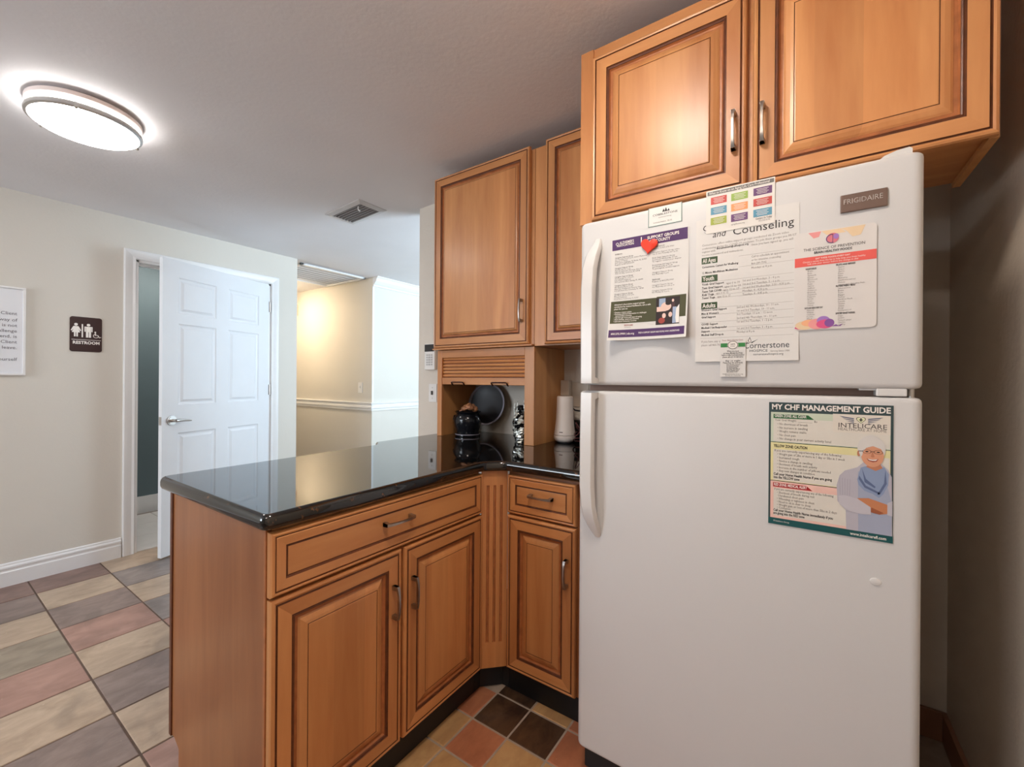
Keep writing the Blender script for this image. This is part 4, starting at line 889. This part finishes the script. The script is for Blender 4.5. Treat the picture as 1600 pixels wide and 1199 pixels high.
# heart magnet holding the flyer
hc = fp(1015, 384); n = 40; hp = []
for k in range(n):
    t = 2*PI*k/n; hp.append((0.0235*math.sin(t)**3, 0.0235/16*(13*math.cos(t)-5*math.cos(2*t)-2*math.cos(3*t)-math.cos(4*t))))
def HP(p, h, s_): a = math.radians(-8); return Vector((hc[0]+s_*(p[0]*math.cos(a)-p[1]*math.sin(a)), FY-h, hc[1]-0.001+s_*(p[0]*math.sin(a)+p[1]*math.cos(a))))
m = MB(); m.sections([[HP(p,0.0045,1) for p in hp],[HP(p,0.0075,1) for p in hp],[HP(p,0.0085,0.93) for p in hp]]); hm = m.build('heart_magnet', mat('magnet_red', srgb(225, 62, 38), 0.35, var=0.02), smooth=40)
tag(hm, 'red heart-shaped magnet on the purple banner of the flyer', 'magnet')
# 3 large white schedule sheet
X0, Z1 = -0.236, 1.651
o, S, W, Hh = sheet_mesh('support_schedule', 'large white sheet headed Care and Counseling with green section tabs', 'flyer', X0, -0.011, 1.281, Z1, 0.0010, PAPER, lambda a, b: 0.004*(max(0, b-0.75)/0.25)**2, 2, 16)
def tx(t, u, v, size, key, width=None, **k):
    x, z = fp(u, v); S.text(t, x-X0, Z1-z, size, key, L1, width=width, **k)
def px2(u0, v0, u1, v1): a, b = fp(u0, v0), fp(u1, v1); return b[0]-a[0]
tx('C', 1098, 363, 0.023, 'k'); tx('and', 1113, 372, 0.023, 'k', shear=0.25, width=0.032); tx('Counseling', 1144.5, 368, 0.028, 'k', width=0.128)
S.ring(0.024+0.006, 0.030, 0.012, 0.0132, 'k', L1, 20, 0.5, 2.6, 0.5)
for k, (t, wd) in enumerate((('Cornerstone offers online support groups conducted via Zoom video',0.19),('conferencing during the COVID-19 pandemic. To join these groups you MUST',0.205),('register with                                              Once you have signed up, you will',0.198),('receive a password and instructions.',0.095))):
    tx(t, 1097, 386+5.1*k, 0.0075, 'g', width=wd, res=1)
tx('Bereavement@cshospice.org.', 1120, 390.2, 0.0075, 'k', width=0.072, bold=0.015, res=1)
for lab, u, v in (('All Ages',1097,412),('Youth',1097,440),('Adults',1096.5,482)):
    x, z = fp(u, v); a, b = x-X0, Z1-z
    S.rect(a-0.0008, b-0.0135, a+(0.037), b+0.003, 'e', L1); S.text(lab, a+0.002, b, 0.0155, 'w', L2, bold=0.015, width=0.031 if lab != 'Youth' else 0.027)
rows = [(1097,420,'Cornerstone Centers for Wellbeing',0.084,'b'),(1097,429,'12 Minute Mindfulness Meditations',0.082,'b'),
 (1097,447,'Youth Grief Support',0.052,'b'),(1097,452.5,'Teen Grief Support',0.049,'b'),(1097,458,'Teens Talk COVID',0.047,'b'),(1097,463,"Kids' Yoga",0.028,'b'),(1097,468,"Teens' Yoga",0.031,'b'),
 (1096,487,"Women's Grief Support",0.060,'b'),(1096,492.5,"Men & Women's",0.041,'b'),(1096,498,'Grief Support',0.034,'b'),(1096,509,'COVID Support',0.039,'b'),(1096,514.5,'Medical / 1st Responder',0.060,'b'),(1096,520,'Support',0.020,'b'),(1096,525.5,'Medical Staff Drop-in',0.052,'b'),
 (1174,403,'Call to schedule an appointment',0.078,'g'),(1174,408.5,'or for intensive counseling:',0.062,'g'),(1174,414,'866-289-7542',0.032,'g'),(1174,420.5,'Mondays at 8 p.m.',0.044,'g'),
 (1135,444.5,'ages 6 to 10',0.030,'g'),(1132,450,'ages 11 to 13',0.036,'g'),(1130,455,'ages 12 to 17',0.036,'g'),(1119,460,'ages 6 to 12',0.028,'g'),(1121,465.5,'ages 13 to 17',0.030,'g'),
 (1160,440.5,'1st and 3rd Mondays, 3 - 4 p.m.',0.078,'g'),(1160,446,'1st and 3rd Tuesdays, 5 - 6 p.m.',0.078,'g'),(1160,451.5,'1st and 3rd Wednesdays, 3:30 - 4:30 p.m.',0.098,'g'),(1160,456.5,'Mondays, 4 - 4:30 p.m.',0.054,'g'),(1160,462,'Tuesdays, 4 - 4:45 p.m.',0.054,'g'),
 (1151,482,'2nd and 4th Wednesdays, 10 - 11 a.m.',0.090,'g'),(1151,487.5,'1st and 3rd Tuesdays, 10 - 11 a.m.',0.080,'g'),(1151,493,'3rd Tuesdays, 11 a.m. - 12 noon',0.076,'g'),(1151,499,'2nd and 4th Thursdays, 10 - 11 a.m.',0.086,'g'),(1151,504.5,'1st and 3rd Tuesdays, 1 - 2 p.m.',0.076,'g'),(1151,515,'1st and 3rd Tuesdays, 3 - 4 p.m.',0.076,'g'),(1151,520.5,'Mondays at 8 p.m.',0.040,'g'),
 (1096,536,'If you have any questions',0.066,'g'),(1096,541.5,'please call 866-742',0.046,'g')]
for u, v, t, wd, kk_ in rows:
    tx(t, u, v, 0.0075, 'k' if kk_ == 'b' else 'g', width=wd, bold=0.02 if kk_ == 'b' else 0.0, res=1)
for v in (399,416,434.5,445.5,451,456.5,461.5,477,488,500,509.5,515.5,526):
    b = Z1-fp(1166, v)[1]; S.rect(0.012 if v > 430 else 0.10, b-0.0003, W-0.010, b+0.0002, 'l', L1)
tx('Cornerstone', 1162, 545, 0.021, 'n', width=0.094); tx('HOSPICE', 1171, 550.5, 0.0085, 'n', width=0.038); tx('Serving Since 1984', 1204, 550, 0.006, 'g', width=0.038); tx('cornerstonehospice.org', 1177, 555.5, 0.0075, 'n', width=0.062)
x, z = fp(1171, 532); a, b = x-X0, Z1-z
S.poly([(a,b+0.006),(a-0.003,b+0.001),(a+0.001,b-0.008),(a+0.004,b+0.001),(a+0.003,b+0.006)],'n',L1); S.poly([(a+0.004,b+0.005),(a+0.019,b-0.002),(a+0.010,b+0.004),(a+0.005,b+0.008)],'n',L1)
S.poly([(a+0.0005,b+0.005),(a-0.0015,b+0.001),(a+0.001,b-0.005),(a+0.0028,b+0.001),(a+0.0022,b+0.005)],'w',L2)
S.build(o, {'k': INK, 'g': flat('soft_grey', 138, 132, 128), 'e': flat('tab_green', 62, 82, 54), 'w': WH, 'l': flat('rule_grey', 165, 160, 155), 'n': flat('logo_navy', 52, 60, 66)}, {'e': 'printed_tab', 'l': 'ruled_line'})
# 4 colour-square sheet over its top edge
o, S, W, Hh = sheet_mesh('square_chart', 'white sheet with nine coloured squares overlapping the top of the schedule', 'flyer', -0.212, -0.060, 1.612, 1.722, 0.0024, mat('sheet_thin', (0.71,0.68,0.64), 0.5, var=0.01))
S.rect(0.003,0.003,W-0.002,0.0125,'d',L1); S.text('What to Know on an Aging Life Care Professional', 0.007,0.0105,0.0085,'w',L2,width=W-0.018,bold=0.01)
cols = [['r','y','p'],['b','o','r'],['y2','p','b']]
for j in range(3):
    for i in range(3):
        a, b = 0.011+0.047*i+(0.002 if i == 2 else 0), 0.0185+0.0262*j + (0.001 if i == 1 else 0) - 0.000
        S.rect(a,b,a+0.037+(0.002 if i == 2 else 0),b+0.0185,cols[j][i],L1)
        for q in range(4): S.rect(a+0.006+0.002*(q%2), b+0.0035+0.0035*q, a+0.032-0.003*(q%2), b+0.0045+0.0035*q, 'w', L2)
S.text('aginglifecare.org',0.058,0.0985,0.0055,'d',L1,width=0.03); S.text('Contact Us Today',0.112,0.0960,0.0065,'k',L1,width=0.034,bold=0.01); S.text('352.555.0142',0.118,0.1015,0.0055,'d',L1,width=0.024)
S.build(o, {'d': flat('bar_grey', 110, 108, 105), 'w': WH, 'k': INK, 'r': flat('sq_red', 188, 72, 68), 'y': flat('sq_green', 150, 178, 88), 'y2': flat('sq_lime', 156, 168, 70), 'p': flat('sq_purple', 104, 66, 112), 'b': flat('sq_blue', 88, 146, 172), 'o': flat('sq_orange', 226, 152, 98)},
        {k: 'printed_square' for k in ('r','y','y2','p','b','o')} | {'d': 'printed_bar'})
# 5 small card with a green band
o, S, W, Hh = sheet_mesh('reminder_card', 'small white card with a green band stuck over the lower edge of the schedule', 'card', -0.176, -0.119, 1.242, 1.338, 0.0062, PAPER)
S.text('Your Next Home Care',0.004,0.006,0.0055,'r',L1,width=W-0.010); S.rect(0.001,0.0115,W-0.001,0.0215,'e',L1)
S.ell(W/2,0.0165,0.0125,0.0105,'w',L2); S.ring(W/2,0.0165,0.0105,0.0118,'k',L3,k=0.84); S.text('SAFE',W/2-0.005,0.0162,0.005,'k',L3,width=0.010); S.text('at home',W/2-0.005,0.0205,0.0045,'k',L3,width=0.010)
for k, (t, wd) in enumerate((('When you need',0.026),('our nurses Monday thru Friday',0.044),('before or after hours and weekend',0.050),('please call our on-call nurse',0.046),('',0),('day or night',0.034),('Please keep this card handy',0.044))):
    if t: S.text(t, W/2-wd/2, 0.0335+0.0048*k, 0.0058, 'k', L1, width=wd, res=1, bold=0.012)
for k, t in enumerate(('For home nurses','For physical therapy','For speech therapy','Social Worker','Home Health Aide','352.555.0199')): S.text(t, 0.015, 0.0665+0.0038*k, 0.005, 'k', L1, width=0.030-0.003*(k%3), res=1, bold=0.012)
S.text('Available twenty-four hours a day',0.006,0.0905,0.0045,'k',L1,width=0.046,res=1); S.text('Serving our community',0.012,0.0938,0.0042,'k',L1,width=0.034,res=1)
S.build(o, {'r': flat('card_red', 150, 90, 85), 'e': flat('band_green', 52, 128, 66), 'w': WH, 'k': INK}, {'e': 'printed_band'})
# 6 brain foods magnet with rounded corners
mx0, mx1, mz0, mz1 = -0.020, 0.127, 1.350, 1.575
def rr2(a0, a1, b0, b1, r): return rrect(a0, a1, b0, b1, r, 5)
m = MB(); m.prism(rr2(mx0,mx1,mz0,mz1,0.009), lambda p: (p[0],FY-0.0030,p[1]), lambda p: (p[0],FY-0.0006,p[1])); o = m.build('food_list_magnet', mat('magnet_grey_white', (0.66,0.63,0.61), 0.3, var=0.01), loc=((mx0+mx1)/2, FY, mz0))
tag(o, 'rounded grey-white magnet sheet of brain healthy foods with a coral band', 'magnet')
S = Sheet(lambda a, b, l: Vector((mx0+a, FY-0.0030-l, mz1-b))); W, Hh = mx1-mx0, mz1-mz0
S.poly([(0.026,0.002),(0.050,0.002),(0.046,0.014),(0.036,0.016)],'pk',L1); S.poly([(0.085,0.002),(0.128,0.002),(0.120,0.022),(0.106,0.024),(0.096,0.010)],'be',L1); S.poly([(0.05,0.002),(0.085,0.002),(0.095,0.012),(0.06,0.012)],'be',L1-0.0001)
S.ell(0.071,0.021,0.011,0.0115,'br',L2); S.ring(0.069,0.022,0.0085,0.0102,'nv',L3,20,1.2,5.0); S.rect(0.0705,0.012,0.0715,0.031,'nv',L3); S.ell(0.077,0.018,0.005,0.006,'pu',L3)
S.text('THE SCIENCE OF PREVENTION',0.017,0.0435,0.0088,'k',L1,width=0.110); S.text('BRAIN HEALTHY FOODS',0.037,0.0515,0.0075,'k',L1,width=0.068,bold=0.025)
S.rect(0.0005,0.0575,W-0.0005,0.0785,'co',L1); S.text('EAT THESE FOODS EVERY DAY',0.040,0.0645,0.005,'w',L2,width=0.062,bold=0.01); S.text('Choose a variety from this list to help keep your brain healthy',0.016,0.0700,0.005,'w',L2,width=0.112); S.text('Talk with your doctor before any change in diet',0.024,0.0752,0.005,'w',L2,width=0.092)
def col(a, b, head, lines, wds):
    S.text(head, a, b, 0.0052, 'k', L1, width=0.021 if len(head) < 12 else 0.034, bold=0.03)
    for k, (t, wd) in enumerate(zip(lines, wds)): S.text(t, a+0.004, b+0.0049*(k+1), 0.0048, 'g', L1, width=wd, res=1)
col(0.021,0.0865,'VEGETABLES',['Kale','Beets','Spinach','Asparagus','Broccoli','Onions','Peas','Carrots','Cauliflower','Tomatoes','Brussels','Squash','Peppers','Sprouts','Corn','Yams','Celery'],[0.010,0.008,0.016,0.012,0.018,0.013,0.009,0.012,0.014,0.017,0.015,0.017,0.015,0.011,0.009,0.013,0.011])
col(0.020,0.1765,'NUTS AND SEEDS EVERY DAY',['Almonds','Walnuts','Cashews','Pecans','Flax','Chia','Seeds'],[0.014,0.013,0.015,0.011,0.010,0.010,0.009])
col(0.077,0.0845,'FRUITS AND BERRIES',['Apples','Grapes','Cherries','Pears','Plums','Blueberries','Strawberries and red','Melons','Oranges and other citrus fruits'],[0.011,0.011,0.011,0.009,0.008,0.016,0.030,0.012,0.046])
col(0.077,0.1320,'PROTEINS WEEKLY MEALS',['Salmon and trout','Beans','Tuna','Eggs','Turkey','Sardines fresh','Lentils','Chicken','Chickpeas','Soy','Herring and cod','Olive oil'],[0.022,0.010,0.009,0.011,0.012,0.025,0.012,0.012,0.011,0.010,0.023,0.018])
col(0.077,0.1930,'SPICES AND HERBS',['Sage','Cinnamon','Turmeric ginger','Garlic','Curry'],[0.009,0.011,0.024,0.013,0.013])
# watercolour brain at the lower edge
for a, b, ra, rb, kcol in ((0.020,0.214,0.018,0.010,'be'),(0.030,0.209,0.016,0.008,'pe'),(0.043,0.212,0.016,0.012,'pk'),(0.055,0.205,0.012,0.010,'pu'),(0.058,0.213,0.016,0.010,'mg'),(0.014,0.219,0.013,0.004,'mg'),(0.066,0.211,0.009,0.009,'vi')): S.ell(a,b,ra,rb,kcol,L1+0.0001*len(kcol)+0.0003*a/0.07)
S.poly([(0.07,0.219),(0.078,0.215),(0.082,0.218),(0.090,0.214),(0.086,0.2195)],'vi',L1)
S.build(o, {'k': INK, 'g': INKG, 'w': WH, 'co': flat('coral', 222, 92, 84), 'pk': flat('rose', 226, 150, 148), 'be': flat('sand', 222, 196, 160), 'br': flat('brain_pink', 210, 120, 130), 'nv': flat('brain_navy', 90, 60, 110), 'pu': flat('brain_purple', 160, 120, 190), 'pe': flat('peach', 230, 170, 130), 'mg': flat('magenta', 214, 84, 130), 'vi': flat('violet', 130, 80, 150)},
        {'co': 'printed_band', **{k: 'printed_picture' for k in ('pk','be','br','nv','pu','pe','mg','vi')}})
# 7 health guide poster on the fridge door
gx0, gx1, gz0, gz1 = -0.0700, 0.1570, 0.8900, 1.1825
o, S, W, Hh = sheet_mesh('health_guide_poster', 'poster MY CHF MANAGEMENT GUIDE with a printed smiling woman on the lower door', 'poster', gx0, gx1, gz0, gz1, 0.0012, PAPER)
R = lambda u0, v0, u1, v1, k, l: S.rect(u0*W, v0*Hh, u1*W, v1*Hh, k, l)
Pg = lambda pts, k, l: S.poly([(u*W, v*Hh) for u, v in pts], k, l)
E_ = lambda u, v, ru, rv, k, l, n=24: S.ell(u*W, v*Hh, ru*W, rv*Hh, k, l, n)
TX = lambda t, u, v, size, k, width=None, l=L3, **kw: S.text(t, u*W, v*Hh, size, k, l, width=width*W if width else None, **kw)
R(0.004,0.003,0.996,0.997,'sl',L1); R(0.022,0.083,0.975,0.325,'gr',L2); R(0.045,0.135,0.97,0.320,'bg',L2+0.0001)
R(0.022,0.330,0.975,0.640,'ye',L2); R(0.045,0.385,0.97,0.635,'bg',L2+0.0001); R(0.022,0.645,0.975,0.945,'pk',L2); R(0.050,0.700,0.97,0.925,'bg',L2+0.0001)
R(0.004,0.945,0.996,0.997,'te',L2+0.0002)
TX('MY CHF MANAGEMENT GUIDE',0.028,0.060,0.0175,'w',0.945,bold=0.03)
Pg([(0.045,0.100),(0.345,0.100),(0.395,0.133),(0.045,0.133)],'dg',L2+0.0002); TX('GREEN ZONE: ALL CLEAR',0.055,0.123,0.0088,'w',0.275,bold=0.02)
TX('YELLOW ZONE: CAUTION',0.050,0.368,0.0092,'k',0.29,bold=0.025)
Pg([(0.045,0.657),(0.335,0.657),(0.385,0.692),(0.045,0.692)],'rd',L2+0.0002); TX('RED ZONE: MEDICAL ALERT',0.053,0.682,0.0088,'w',0.285,bold=0.02)
lines = [(0.155,.06,'Your Goal Weight:  __________  lbs',.36),(0.187,.08,'\u2022 No shortness of breath',.26),(0.217,.08,'\u2022 No increase in swelling',.26),(0.246,.08,'\u2022 Weight remains stable',.25),(0.276,.08,'\u2022 No chest pain',.16),(0.305,.08,'\u2022 No change in your current activity level',.45),
 (0.404,.055,'If you are currently experiencing any of the following:',.56),(0.432,.08,'\u2022 Weight gain of 2lbs or more in 1 day or 5lbs in 1 week',.56),(0.460,.08,'\u2022 Increased cough',.19),(0.487,.08,'\u2022 Notice a change in swelling',.30),(0.513,.08,'\u2022 Shortness of breath with activity',.34),(0.540,.08,'\u2022 Increase in the number of pillows needed',.45),(0.566,.08,'\u2022 Any new changes in condition',.32),
 (0.718,.055,'If you are currently experiencing any of the following:',.50),(0.744,.08,'\u2022 Shortness of breath during rest',.32),(0.769,.09,'Unrelieved chest pain',.22),(0.794,.08,'\u2022 Wheezing or tightness in chest',.32),(0.819,.08,'\u2022 Need to sit in chair to sleep',.29),(0.843,.08,'\u2022 Weight gain or loss of more than 5lbs in 2 days',.50),(0.866,.08,'\u2022 Confusion',.12)]
for v, u, t, wd in lines: TX(t, u, v, 0.0078, 'g', wd, res=1)
for v, u, t, wd in ((0.596,.05,'Call your Home Health Nurse if you are going',.49),(0.622,.05,'into the YELLOW zone',.225),(0.890,.05,'Call your Home Health Nurse immediately if you',.50),(0.914,.05,'are going into the RED zone',.27)): TX(t, u, v, 0.0082, 'k', wd, bold=0.025)
# logo box
R(0.545,0.078,0.975,0.218,'lb',L2+0.0003)
for sg in (-1, 1):
    for q in range(4):
        v0 = 0.094+0.0125*q; ln = 0.115-0.022*q
        Pg([(0.76+sg*0.050,v0+0.012),(0.76+sg*(0.050+ln),v0-0.002+0.004*q),(0.76+sg*(0.050+ln*0.75),v0+0.010),(0.76+sg*0.055,v0+0.020)],'wg',L3)
hpts = [(0.76+0.036*math.sin(2*PI*k/30)**3, 0.116-0.0275/16*(13*math.cos(2*PI*k/30)-5*math.cos(4*PI*k/30)-2*math.cos(6*PI*k/30)-math.cos(8*PI*k/30))) for k in range(30)]
Pg(hpts,'k',L3+0.0002); Pg([(0.76+(a-0.76)*0.86, 0.115+(b-0.115)*0.86) for a, b in hpts],'cr',L3+0.0004); R(0.755,0.104,0.765,0.128,'k',L3+0.0006); R(0.746,0.1125,0.774,0.1195,'k',L3+0.0006)
TX('INTELICARE',0.585,0.178,0.0145,'k',0.36,bold=0.0,l=L3); TX('HEALTHCARE AT HOME',0.585,0.201,0.009,'g',0.36,l=L3)
TX('www.intelicarefl.com',0.685,0.981,0.0088,'w',0.265,bold=0.02,l=L3); TX('\u00a9 Intelicare Group',0.05,0.974,0.005,'w',0.14,l=L3)
# printed woman, flat shapes
q = L3+0.0006
Pg([(0.655,0.945),(0.650,0.800),(0.585,0.740),(0.578,0.620),(0.600,0.545),(0.640,0.505),(0.735,0.470),(0.780,0.430),(0.910,0.430),(0.960,0.470),(0.985,0.520),(0.990,0.945)],'ca',q)
Pg([(0.745,0.945),(0.740,0.50),(0.93,0.50),(0.985,0.70),(0.985,0.945)],'tp',q+0.0001)
Pg([(0.735,0.560),(0.760,0.470),(0.800,0.455),(0.880,0.480),(0.930,0.450),(0.965,0.500),(0.960,0.580),(0.925,0.650),(0.895,0.680),(0.85,0.655),(0.79,0.640),(0.745,0.600)],'sc',q+0.0003)
for pts3 in ([(0.75,0.53),(0.80,0.60),(0.90,0.64),(0.90,0.655),(0.79,0.615),(0.745,0.555)],[(0.77,0.475),(0.80,0.55),(0.87,0.60),(0.865,0.612),(0.79,0.575)],[(0.94,0.47),(0.93,0.57),(0.88,0.66),(0.905,0.65),(0.95,0.57)]): Pg(pts3,'s2',q+0.0004)
Pg([(0.800,0.46),(0.83,0.43),(0.90,0.43),(0.92,0.46),(0.87,0.485)],'sk2',q+0.0004)
Pg([(0.735,0.700),(0.82,0.690),(0.97,0.725),(0.965,0.785),(0.90,0.800),(0.835,0.790),(0.80,0.75)],'ar',q+0.0005); Pg([(0.84,0.755),(0.93,0.785),(0.90,0.800),(0.835,0.792)],'ar2',q+0.0006)
Pg([(0.590,0.70),(0.64,0.690),(0.74,0.705),(0.835,0.755),(0.838,0.810),(0.76,0.815),(0.655,0.800),(0.600,0.760)],'ca2',q+0.0007)
Pg([(0.955,0.71),(0.99,0.69),(0.99,0.80),(0.955,0.795)],'ca2',q+0.0007)
for k in range(5): Pg([(0.60+0.02*k,0.56+0.003*k),(0.603+0.02*k,0.56),(0.608+0.018*k,0.69),(0.605+0.018*k,0.69)],'ca3',q+0.0002)
E_(0.838,0.325,0.103,0.098,'ha',q+0.0003); E_(0.845,0.372,0.083,0.086,'sk',q+0.0006); E_(0.745,0.365,0.012,0.022,'sk2',q+0.0005)
Pg([(0.745,0.345),(0.755,0.275),(0.80,0.240),(0.87,0.238),(0.915,0.265),(0.933,0.330),(0.925,0.350),(0.908,0.322),(0.85,0.304),(0.80,0.320),(0.778,0.348),(0.768,0.385),(0.750,0.37)],'ha',q+0.0008)
for cxx in (0.805, 0.888): S.ring(cxx*W,0.347*Hh,0.0066,0.0074,'k',q+0.0010,20,k=0.62); E_(cxx,0.347,0.012,0.0045,'k',q+0.0009,12)
R(0.835,0.343,0.858,0.346,'k',q+0.0010); Pg([(0.745,0.345),(0.775,0.343),(0.775,0.347),(0.745,0.350)],'k',q+0.0010)
Pg([(0.842,0.350),(0.850,0.350),(0.862,0.383),(0.846,0.388),(0.834,0.383)],'sk2',q+0.0009)
Pg([(0.803,0.398),(0.845,0.402),(0.890,0.395),(0.878,0.415),(0.848,0.422),(0.815,0.413)],'li',q+0.0009); Pg([(0.810,0.400),(0.845,0.404),(0.883,0.398),(0.870,0.410),(0.845,0.412),(0.822,0.408)],'w',q+0.0010)
S.build(o, {'sl': flat('slate_green', 50, 68, 70), 'gr': flat('pale_green', 192, 202, 182), 'bg': flat('guide_paper', 211, 206, 196), 'ye': flat('pale_yellow', 216, 208, 156), 'pk': flat('pale_pink', 226, 184, 172), 'te': flat('teal', 14, 78, 80), 'w': WH, 'dg': flat('tab_dark_green', 36, 96, 52), 'rd': flat('tab_red', 170, 40, 46), 'k': INK, 'g': flat('guide_text', 105, 98, 92), 'lb': flat('logo_beige', 214, 206, 194), 'wg': flat('wing_slate', 88, 96, 118), 'cr': flat('logo_cream', 214, 218, 180),
   'ca': flat('cardigan', 176, 172, 182), 'ca2': flat('cardigan_sleeve', 186, 182, 190), 'ca3': flat('cardigan_rib', 156, 152, 164), 'tp': flat('blouse', 156, 162, 182), 'sc': flat('scarf_blue', 132, 148, 178), 's2': flat('scarf_shade', 88, 102, 136), 'sk': flat('printed_skin', 208, 148, 116), 'sk2': flat('printed_skin_shade', 186, 122, 92), 'ar': flat('printed_arm', 188, 122, 84), 'ar2': flat('printed_arm_shade', 150, 84, 54), 'ha': flat('silver_hair', 206, 202, 198), 'ha2': flat('silver_hair_shade', 170, 166, 166), 'li': flat('printed_lip', 150, 70, 60)},
   {**{k: 'printed_panel' for k in ('sl','gr','bg','ye','pk','te','dg','rd','lb')}, **{k: 'printed_picture' for k in ('wg','cr','ca','ca2','ca3','tp','sc','s2','sk','sk2','ar','ar2','ha','ha2','li')}})
